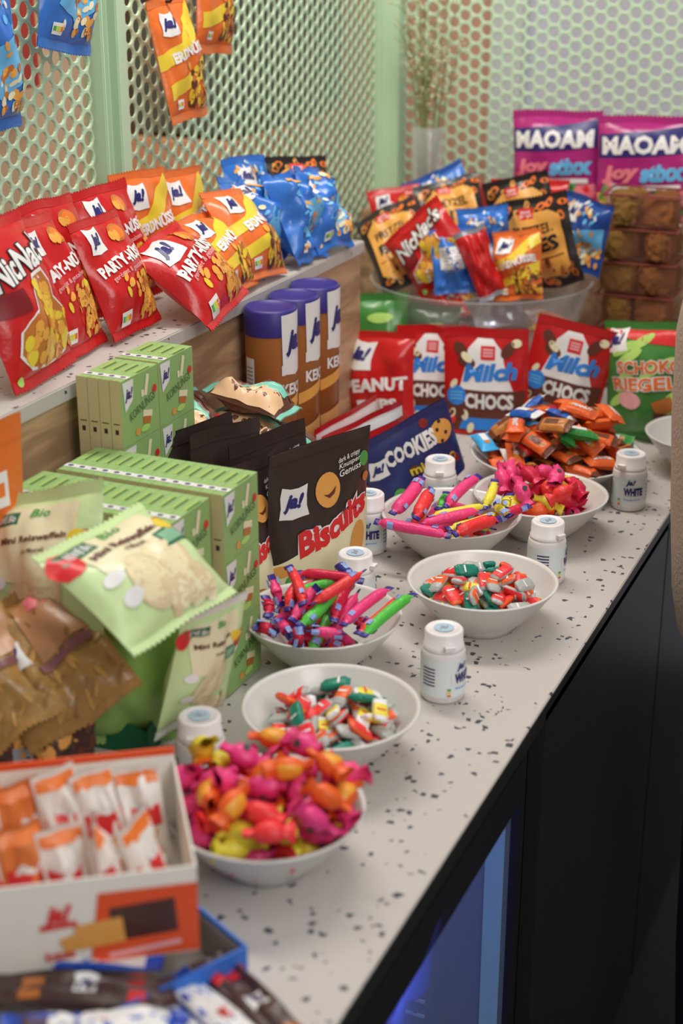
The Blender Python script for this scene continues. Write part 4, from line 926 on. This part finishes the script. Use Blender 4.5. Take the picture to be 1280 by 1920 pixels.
# sticks
SM = {}
def stick(mat, L, bend=.003, r=.0058):
    k_ = (mat.name, round(L, 3), bend, r)
    if k_ not in SM: SM[k_] = stick_mesh(mat, L, r, len(SM), bend)
    return SM[k_]
CN = {PKK: 'hot pink', CRM: 'crimson', REDW: 'red', GRW: 'green', YLW: 'yellow', MGW: 'magenta'}
def place_stick(mat, A, B, where, bend=.003, r=.0058, roll=0):
    A, B = Vector(A), Vector(B); d = B - A; X = d.normalized(); Y_ = Vector((0, 0, 1)).cross(X).normalized(); Z = X.cross(Y_); rot = Matrix((X, Y_, Z)).transposed().to_euler(); rot.rotate_axis('X', roll)
    put(stick(mat, d.length, bend, r), (A + B) / 2, rot, '%s chew stick in %s' % (CN[mat], where), 'sweet', '%s chew sticks in %s' % (CN[mat], where))
STICKS = [(5, 'P', (-0.628, 1.688, 0.985), (-0.635, 1.603, 0.965), 0.0085),
          (5, 'R', (-0.608, 1.668, 0.980), (-0.605, 1.605, 0.962), 0.0085),
          (5, 'P', (-0.648, 1.581, 0.962), (-0.552, 1.583, 0.958), 0.0068),
          (5, 'P', (-0.564, 1.720, 0.985), (-0.582, 1.647, 0.965), 0.0072),
          (5, 'Y', (-0.543, 1.715, 0.985), (-0.540, 1.662, 0.965), 0.0060),
          (5, 'Y', (-0.597, 1.624, 0.960), (-0.536, 1.674, 0.966), 0.0062),
          (5, 'P', (-0.596, 1.588, 0.963), (-0.536, 1.648, 0.970), 0.0064),
          (5, 'Y', (-0.563, 1.596, 0.960), (-0.515, 1.653, 0.968), 0.0062),
          (5, 'R', (-0.544, 1.569, 0.966), (-0.507, 1.630, 0.970), 0.0080),
          (5, 'C', (-0.514, 1.625, 0.966), (-0.484, 1.672, 0.975), 0.0064),
          (5, 'Y', (-0.510, 1.677, 0.985), (-0.503, 1.646, 0.975), 0.0060),
          (5, 'Y', (-0.522, 1.657, 0.980), (-0.494, 1.630, 0.975), 0.0060),
          (5, 'G', (-0.596, 1.688, 0.970), (-0.594, 1.650, 0.960), 0.0070),
          (3, 'C', (-0.661, 1.313, 0.975), (-0.645, 1.286, 0.965), 0.0060),
          (3, 'P', (-0.659, 1.324, 0.995), (-0.642, 1.314, 0.965), 0.0060),
          (3, 'R', (-0.631, 1.341, 0.990), (-0.630, 1.301, 0.968), 0.0064),
          (3, 'P', (-0.618, 1.362, 0.985), (-0.615, 1.281, 0.968), 0.0060),
          (3, 'G', (-0.589, 1.344, 0.988), (-0.600, 1.266, 0.972), 0.0064),
          (3, 'C', (-0.583, 1.373, 0.990), (-0.575, 1.297, 0.968), 0.0066),
          (3, 'R', (-0.596, 1.363, 1.000), (-0.584, 1.353, 0.990), 0.0060),
          (3, 'P', (-0.543, 1.371, 0.982), (-0.562, 1.289, 0.970), 0.0060),
          (3, 'R', (-0.530, 1.370, 0.975), (-0.548, 1.292, 0.962), 0.0060),
          (3, 'G', (-0.516, 1.371, 0.980), (-0.540, 1.289, 0.962), 0.0060),
          (3, 'P', (-0.591, 1.263, 0.970), (-0.554, 1.281, 0.966), 0.0060),
          (3, 'C', (-0.648, 1.260, 0.965), (-0.625, 1.268, 0.958), 0.0060),
          (3, 'C', (-0.601, 1.261, 0.975), (-0.596, 1.253, 0.955), 0.0050),
          (3, 'M', (-0.629, 1.278, 0.970), (-0.607, 1.263, 0.960), 0.0060)]
W3 = 'the bowl in front of the biscuit pouch'; W5 = 'the bowl beside the navy bag'
for bi, where, n, L in ((2, W3, 26, .074), (4, W5, 14, .078)):
    x, y, r = BOWLS[bi]; hp = Heap(x, y, r, BH, seed=20 + bi)
    for i in range(n):
        mt = R.choice([PKK, CRM, REDW, CRM, GRW] if bi == 2 else [PKK, REDW, YLW, PKK])
        c, rot = hp.drop(r * .36, L, .012, .0105, 8, sink=.6)
        rot.rotate_axis('X', R.uniform(0, 6)); put(stick(mt, L), c, rot, '%s chew stick in %s' % (CN[mt], where), 'sweet', '%s chew sticks in %s' % (CN[mt], where))
mm = dict(P=PKK, C=CRM, R=REDW, G=GRW, Y=YLW, M=MGW)
for (w_, cc, A, B, rr) in STICKS: place_stick(mm[cc], A, B, W3 if w_ == 3 else W5, R.choice((0, .003, -.004)), rr, R.uniform(-.6, .6))
# bowl 6: crimson sweets
k6 = [('hot pink', ball_mesh(PKK, PKK, DKW, 7)), ('crimson', ball_mesh(CRM, CRM, None, 8)), ('red', ball_mesh(REDW, REDW, None, 9)), ('yellow', ball_mesh(YLW, YLW, None, 10)), ('orange', ball_mesh(ORW, ORW, None, 12))]
x, y, r = BOWLS[5]; hp = Heap(x, y, r, BH, seed=6)
for i in range(34):
    q = R.random(); kd = k6[0] if q < .34 else k6[1] if q < .62 else k6[2] if q < .8 else k6[3] if q < .92 else k6[4]
    c, rot = hp.drop(r * .55, .036, .018, .0165, 6); rot.rotate_axis('X', R.uniform(0, 6.28))
    put(kd[1], c, rot, '%s twist-wrapped sweet in the bowl behind the long stick bowl' % kd[0], 'sweet', '%s sweets in the bowl behind the long sticks' % kd[0])
# dish 7: mini bars
bars = [('orange peanut', bar_mesh(OBW, OBW, 'PEANUT', seed=1)), ('orange and brown', bar_mesh(OBW, BRW, None, seed=2)), ('blue', bar_mesh(BBW, WTW, None, seed=3)), ('light blue', bar_mesh(LBW, LBW, None, seed=4)), ('gold brown', bar_mesh(GDW, BRW, 'FUDGE' if False else None, seed=5)), ('green', bar_mesh(GBW, GBW, None, seed=6)), ('red', bar_mesh(RBW, BRW, None, seed=7))]
x, y, r = BOWLS[6]; hp = Heap(x, y, r, .045, seed=7)
for i in range(96):
    q = R.random(); kd = bars[0] if q < .22 else bars[1] if q < .52 else bars[2] if q < .64 else bars[3] if q < .69 else bars[4] if q < .86 else bars[5] if q < .92 else bars[6]
    c, rot = hp.drop(r * (.84 if i < 60 else .60), .052, .024, .0125, 6, sink=.5); rot.rotate_axis('X', R.uniform(-.4, .4))
    put(kd[1], c, rot, '%s mini chocolate bar on the wide white dish' % kd[0], 'chocolate bar', '%s mini bars on the wide dish' % kd[0])

# ------------------------------------------------------------------ rice cakes in their green tray
DGC = M('green_display_card', (26, 92, 62), rough=.5)
tr = empty('display_tray', (-.76, 1.085, ZC), (0, 0, radians(4))); tag(tr, 'dark green cardboard display tray full of rice cake bags', 'display tray')
def prism(poly, th, axis='y'):  # poly in (a,z); extruded along th
    m = MB(); n = len(poly); f = [(a, -th / 2, z) for a, z in poly] + [(a, th / 2, z) for a, z in poly]
    if axis == 'x': f = [(y_, x_, z_) for x_, y_, z_ in f]
    m.add(f, [tuple(range(n)), tuple(range(n, 2 * n))[::-1]] + [(i, (i + 1) % n + 0, (i + 1) % n + n, i + n) for i in range(n)], DGC); return m
a = prism([(-.09, 0), (.085, 0), (.085, .026), (.03, .045), (-.03, .07), (-.09, .085)], .002); o = a.build('tray_wall', (0, -.001, 0), parent=tr)
a = prism([(-.09, 0), (.085, 0), (.085, .085), (-.09, .085)], .002); a.build('tray_wall', (0, .078, 0), parent=tr)
a = prism([(0, 0), (.077, 0), (.077, .075), (.05, .06), (0, .026)], .002, 'x'); a.build('tray_wall', (.085, .0, 0), parent=tr)
a = prism([(0, 0), (.077, 0), (.077, .085), (0, .085)], .002, 'x'); a.build('tray_wall', (-.09, .0, 0), parent=tr)
m = MB(); m.box((-.0025, .0385, .001), (.173, .075, .002), DGC); m.build('tray_base', parent=tr)
GRC = 'rice cake bags around the green tray'
def rb(label, loc, rot, w, h, T, seed, mat=PGREEN, art=a_rice, name='rice_cake_bag', grp=GRC, cat='rice cake bag', **k): return pb(label, loc, rot, w, h, T, mat, art, seed, name, cat, grp, wrinkle=k.pop('wrinkle', 1.1), **k)
rb("pale green rice cake bag lying on top with its front facing up", (-.606, 1.056, 1.068), (-57, 2, 86), .160, .124, .05, 131)
rb("pale green rice cake bag standing at the back left behind the top one", (-.752, 1.052, .985), (-26, -17, -2), .135, .178, .05, 132)
rb("rice cake bag standing on end at the right of the green tray, white seam up", (-.638, 1.105, .935), (10, 9, 80), .100, .126, .035, 133, seal=film('white_seam', (206, 210, 196)))
rb("rice cake bag turned backwards in the front of the green tray", (-.700, 1.100, .905), (4, 2, 30), .095, .150, .045, 134, mat=MGREEN, art=None)
rb("rice cake bag at the left edge beside the golden bags", (-.86, 1.075, .935), (-12, -12, -4), .095, .125, .04, 135)
rb("rice cake bag wedged upright in the back of the green tray", (-.76, 1.118, .905), (-2, 0, 8), .11, .145, .05, 136, art=a_rice)
GG = 'golden brown straw snack bags'
rb("golden brown bag with white oval logo leaning over the dark nut bags, right one", (-.685, 1.010, .978), (-56, -26, 48), .115, .150, .05, 141, GOLDF, a_golden, 'golden_snack_bag', GG, 'snack bag', wrinkle=1.8)
rb("golden brown bag with pink label cut by the left picture edge", (-.728, .960, .972), (-56, -28, 44), .105, .150, .045, 142, GOLDF, a_golden, 'golden_snack_bag', GG, 'snack bag', wrinkle=1.8)
rb("dark trail mix bag standing under the golden bags beside the green tray", (-.735, 1.005, ZC + .002), (6, 2, 30), .10, .085, .05, 143, NUTF, a_mix, 'trail_mix_bag', 'dark trail mix bags', 'snack bag', pouch=True)
rb("dark trail mix bag standing further left under the golden bags", (-.80, .965, ZC + .002), (4, 2, 26), .10, .085, .05, 144, NUTF, a_mix, 'trail_mix_bag', 'dark trail mix bags', 'snack bag', pouch=True)
rb("tall orange bag standing against the oak front at the left edge", (-.852, 1.090, ZC + .002), (2, 0, 78), .115, .302, .03, 145, ORANGE, a_orange, 'orange_snack_bag', None, 'snack bag', pouch=True)

# ------------------------------------------------------------------ bar boxes at the near end
WC = M('white_card', (206, 200, 192), rough=.5); OC = M('orange_card', (196, 72, 34), rough=.5); GREYC = M('grey_card', (150, 140, 132), rough=.6)
yaw = atan2(-.578 * -1, .816)  # front edge direction (.816,.578)
bx = empty('bar_box', (-.465, .808, .9415), (0, 0, atan2(.578, .816))); tag(bx, 'open white and orange cardboard box of cereal bars at the bottom left', 'bar box')
Wd, Dp, Ht = .26, .150, .072
m = MB(); m.box((-Wd / 2, -.0 + .0008, Ht / 2), (Wd, .0016, Ht), WC)
P = Print(Wd, Ht)
P.poly([(.40, .02), (1, .02), (1, .82), (.46, .82)], OC, 1)
P.rect(.70, .46, .36, .22, iDB, 4, 2); P.rect(.46, .36, .26, .16, iCK, 6, 2.4); P.rect(.30, .28, .1, .1, iCK, 20, 2)
P.text('ja!', .24, .62, .15, .15, iR, 0, .05, .3, 3); P.rect(.24, .50, .20, .035, iR, 4, 2); P.text('Erdnuss', .24, .16, .16, .06, iR, 4, .03); P.rect(.7, .12, .4, .03, iPP, 6, 2)
P.ell(-.5, .5, .14, .12, iR, 0, 2); P.ell(-.2, .5, .07, .08, iR, 0, 2)
P.bake(m, lambda x, y, o: Vector((x - Wd / 2, -o, y)), 0, False); m.build('front_wall', parent=bx)
for xx in (-.0008, -Wd + .0008): m = MB(); m.box((xx, Dp / 2, Ht / 2), (.0016, Dp - .003, Ht), WC); m.build('side_wall', parent=bx)
m = MB(); m.box((-Wd / 2, Dp - .0008, Ht / 2 + .003), (Wd, .0016, Ht + .006), WC); m.box((-Wd / 2, Dp - .0008, Ht + .0085), (Wd, .0022, .006), OC); m.build('back_wall', parent=bx)
m = MB(); m.box((-Wd / 2, Dp / 2, .001), (Wd - .004, Dp - .004, .0018), WC); m.build('base', parent=bx)
def a_bar(P): P.rect(0, .5, 1.7, 1.0, iR, 0, 1); P.text('ja!', 0, .62, 1.0, .5, iW, 0, .05, .3, 3); P.ell(0, .3, .6, .3, iCK, 0, 2); P.rect(0, .9, 1.8, .5, iO, 0, 1)
Mb = Matrix.Translation((-.465, .808, .9415)) @ Matrix.Rotation(atan2(.578, .816), 4, 'Z')
WB = film('bar_white', (204, 198, 192), rough=.35); BARO = film('bar_orange', (190, 104, 48), rough=.35)
k = 0
for row in range(2):
    for i in range(8):
        k += 1; p = Mb @ Vector((-.026 - i * .030, .045 + row * .066, .006))
        o = make_bag('cereal_bar', p, (radians(-10 + (i * 37 % 9)), radians((i * 53 % 13) - 6), atan2(.578, .816) + radians((i * 29 % 30) - 5 + (60 if row == 0 and i < 2 else 0))), .036, .078 + .004 * (k % 3), .02, BARO if k in (4, 12) else WB, a_bar, seed=150 + k)
        tag(o, ('orange' if k in (4, 12) else 'white') + ' wrapped cereal bar standing in the ' + ('front' if row == 0 else 'back') + ' row of the white and orange box', 'cereal bar', ('orange' if k in (4, 12) else 'white') + ' bars in the %s row of the box' % ('front' if row == 0 else 'back'))
BLC = M('blue_card', (44, 96, 176), rough=.45); 
ang = atan2(.46, -.89) - pi  # right wall towards camera
bt = empty('bar_tray', (-.437, .827, ZC), (0, 0, ang)); tag(bt, 'open blue cardboard tray of chocolate bars under the white and orange box', 'bar tray')
Wt, Dt, Hh = .240, .205, .040   # x from 0 to -Wt, y from 0 to -Dt
for c, d, nm in (((0, -Dt / 2, Hh / 2), (.0018, Dt, Hh), 'side_wall'), ((-Wt, -Dt / 2, Hh / 2), (.0018, Dt, Hh), 'side_wall'), ((-Wt / 2, 0, Hh / 2), (Wt, .0018, Hh), 'back_wall'), ((-Wt / 2, -Dt, Hh / 2), (Wt, .0018, Hh), 'front_wall')):
    m = MB(); m.box(c, d, BLC)
    ins = Vector((-Wt / 2, -Dt / 2, 0)) - Vector((c[0], c[1], 0)); ins.normalize()
    wl = m.build(nm, parent=bt)
    m = MB(); m.box((c[0] + ins.x * .0013, c[1] + ins.y * .0013, c[2] - .002), (max(.0006, d[0] - .006) if d[0] > .01 else .0006, max(.0006, d[1] - .006) if d[1] > .01 else .0006, Hh - .006), GREYC); m.build('lining', parent=wl)
    if nm == 'side_wall' and c[0] == 0: m = MB(); m.box((.0012, -.09, .012), (.0006, .12, .008), M('orange_stripe', (196, 110, 60))); m.build('orange_stripe', parent=wl)
m = MB(); m.box((-Wt / 2, -Dt / 2, .001), (Wt - .004, Dt - .004, .0016), GREYC); m.build('base', parent=bt)
def a_bluebar(P): P.poly([(-.9, .1), (.9, .1), (.9, .75), (-.9, .75)], iW, 1); P.text('ja!', 0, .5, 1.0, .5, iR, 90, .05, .3, 3); P.poly([(-.9, .75), (.9, .75), (.9, .9), (-.9, .85)], iDB, 1.5)
def a_brownbar(P): P.ja(0, .5, .6, 90); P.rect(0, .8, 1.7, 1.0, iNUT2, 0, 1); P.rect(0, .22, 1.7, .8, iR, 0, 1)
Mt = Matrix.Translation((-.437, .827, ZC)) @ Matrix.Rotation(ang, 4, 'Z')
BW_ = film('bar_blue_wrap', (34, 70, 160), rough=.3); CW_ = film('bar_brown_wrap', (64, 44, 40), rough=.3)
for i in range(5):
    for lay in range(2):
        if lay and i == 4: continue
        p = Mt @ Vector((-.020 - lay * .005 - (.02 if lay == 2 else 0), -.020 - i * .031 - (.010 if lay == 2 else 0), .011 + lay * .0125))
        br = (i + lay) % 3 == 1
        o = make_bag('chocolate_bar', p, (radians(-89), 0, ang + radians(-90 + (i * 7 % 5) - 2 + (-9 + i * 6 if lay == 2 else 0))), .029, .140 - .004 * lay, .0125, CW_ if br else BW_, a_brownbar if br else a_bluebar, seed=180 + i * 3 + lay)
        cn = 'brown' if br else 'white and blue'; ln = ('lowest', 'middle', 'upper')[lay]
        tag(o, '%s wrapped chocolate bar lying in the blue tray, %s layer' % (cn, ln), 'chocolate bar', '%s bars in the blue tray, %s layer' % (cn, ln))

for i, (x, y) in enumerate(((-.486, .790), (-.462, .766), (-.440, .742))):
    br = i == 1
    o = make_bag('chocolate_bar', (x, y, ZC + .040 - .003 * i), (radians(-87), 0, radians(113 + 4 * i)), .030, .125, .014, CW_ if br else BW_, a_brownbar if br else a_bluebar, seed=210 + i)
    tag(o, ('white and blue wrapped bar on top in the blue tray, end touching the white box', 'brown wrapped bar on top in the blue tray, between two white ones', 'white and blue wrapped bar on top in the blue tray, nearest the tray corner')[i], 'chocolate bar')

# ------------------------------------------------------------------ person at the right edge
SKIN = M('skin', (196, 150, 126), rough=.5); JACK = M('grey_beige_knit', (150, 138, 126), rough=.85, bump=.5, bscale=220, vary=.08); TROU = M('dark_trousers', (30, 30, 33), rough=.8); HAIR = M('brown_hair', (60, 42, 32), rough=.6); SHOE = M('black_shoe', (24, 24, 24), rough=.5); SHIRT = M('white_collar', (206, 206, 204), rough=.7)
PX, PY = -.181, 1.735
pr = empty('person', (PX, PY, 0)); tag(pr, 'person in a grey-beige knit jacket at the right edge, standing by the counter', 'person')
def skin_obj(name, pts, edges, rad, mat, parent, sub=2, root=0):
    me = bpy.data.meshes.new(name); me.from_pydata(pts, edges, []); o = link(name, me, parent=parent)
    sk = o.modifiers.new('skin', 'SKIN'); sk.use_smooth_shade = True
    me.skin_vertices.new() if not me.skin_vertices else None
    for i, r_ in enumerate(rad): me.skin_vertices[0].data[i].radius = r_ if isinstance(r_, tuple) else (r_, r_)
    me.skin_vertices[0].data[root].use_root = True
    ss = o.modifiers.new('sub', 'SUBSURF'); ss.levels = sub; ss.render_levels = sub
    me.materials.append(mat); return o
# faces -x (towards the counter)
pts = [(0, 0, .84), (0, 0, 1.05), (0, 0, 1.26), (.0, 0, 1.33), (-.005, 0, 1.40), (-.012, 0, 1.47), (-.015, 0, 1.55), (-.012, 0, 1.60)]
ed = [(i, i + 1) for i in range(7)]; rad = [(.09, .08), (.09, .07), (.10, .06), (.06, .05), (.05, .05), (.062, .075), (.072, .088), (.055, .07)]
def limb(p, r_, at):
    b = len(pts); pts.extend(p); rad.extend(r_); ed.append((at, b)); ed.extend((b + i, b + i + 1) for i in range(len(p) - 1)); return b + len(p) - 1
for sgn in (-1, 1):
    hand = limb([(0, sgn * .165, 1.24), (.03, sgn * .20, 1.06), (.01, sgn * .20, .86), (0, sgn * .20, .80)], [.032, .030, .026, (.022, .032)], 2)
    for k_, (dx, L_) in enumerate(((-.03, .062), (-.012, .075), (.006, .07), (.022, .055))):
        limb([(dx * .8, sgn * .20, .765), (dx - .003, sgn * .198, .765 - L_ * .5), (dx - .010, sgn * .192, .765 - L_)], [.010, .009, .007], hand)
    limb([(-.036, sgn * .196, .79), (-.05, sgn * .19, .755)], [.011, .008], hand)
    limb([(0, sgn * .095, .80), (-.005, sgn * .10, .45), (.01, sgn * .10, .10), (-.02, sgn * .10, .05), (-.11, sgn * .105, .035)], [.065, .052, .042, .036, .028], 0)
body = skin_obj('body', pts, ed, rad, SKIN, pr)
# face details
m = MB()
for sy in (-1, 1): m.lathe([(0, -.008), (.006, -.006), (.008, 0), (.006, .006), (0, .008)], M('eye_dark', (60, 50, 46)), 12, (-.076, sy * .030, 1.535))
m.build('eyes', parent=pr)
m = MB(); m.tube([(-.082, 0, 1.55), (-.098, 0, 1.515), (-.10, 0, 1.505)], [.006, .011, .010], SKIN); m.build('nose', parent=pr)
m = MB(); m.tube([(-.080, -.022, 1.475), (-.088, 0, 1.473), (-.080, .022, 1.475)], [.003, .006, .003], M('lips', (160, 84, 80))); m.build('mouth', parent=pr)
m = MB()
hv = []; nH = 20
for j in range(9):
    t = j / 8 * pi * .62
    for i in range(nH):
        a = 2 * pi * i / nH; rr = sin(t) * (1 - .0 * cos(a)); front = max(0, -cos(a)); q = min(t, pi * (.62 - .30 * front)); hv.append((.008 + .096 * sin(q) * cos(a), .088 * sin(q) * sin(a), 1.55 + .085 * cos(q)))
m.add(hv, [(j * nH + i, j * nH + (i + 1) % nH, (j + 1) * nH + (i + 1) % nH, (j + 1) * nH + i) for j in range(8) for i in range(nH)], HAIR, True); m.build('hair', parent=pr)
# jacket: loft of ellipses, slightly open hem, with sleeves
jv = []; nJ = 40
prof = [(.862, .126, .187), (.90, .134, .195), (1.0, .145, .190), (1.10, .152, .183), (1.20, .155, .186), (1.27, .146, .184), (1.31, .122, .165), (1.345, .085, .115), (1.365, .062, .072)]
for z, rx, ry in prof:
    for i in range(nJ):
        a = 2 * pi * i / nJ; w_ = 1 + .02 * noise.noise(Vector((cos(a) * 3, sin(a) * 3, z * 7))); jv.append((rx * cos(a) * w_, ry * sin(a) * w_, z))
m = MB(); m.add(jv, [(j * nJ + i, j * nJ + (i + 1) % nJ, (j + 1) * nJ + (i + 1) % nJ, (j + 1) * nJ + i) for j in range(len(prof) - 1) for i in range(nJ)], JACK, True); jk = m.build('jacket', parent=pr)
for sgn in (-1, 1):
    m = MB(); m.tube([(0, sgn * .085, 1.285), (0, sgn * .13, 1.282), (.0, sgn * .172, 1.262), (.012, sgn * .195, 1.20), (.02, sgn * .20, 1.13), (.03, sgn * .205, 1.05), (.02, sgn * .205, .95), (.005, sgn * .20, .83)], [.03, .05, .057, .056, .053, .050, .044, .038], JACK, 20); m.build('sleeve', parent=jk)
m = MB(); m.lathe([(.074, 1.352), (.069, 1.385), (.066, 1.40), (.063, 1.40), (.066, 1.36)], SHIRT, 28); m.build('collar', parent=pr)
for sgn in (-1, 1):
    m = MB(); m.tube([(0, sgn * .085, .93), (0, sgn * .095, .78), (-.005, sgn * .10, .46), (.01, sgn * .10, .10), (.01, sgn * .10, .07)], [.085, .088, .072, .062, .064], TROU, 20); m.build('trouser_leg', parent=pr)
    m = MB(); m.tube([(.05, sgn * .10, .045), (-.03, sgn * .10, .045), (-.10, sgn * .105, .034), (-.145, sgn * .107, .026)], [.034, .044, .036, .02], SHOE, 16); m.build('shoe', parent=pr)
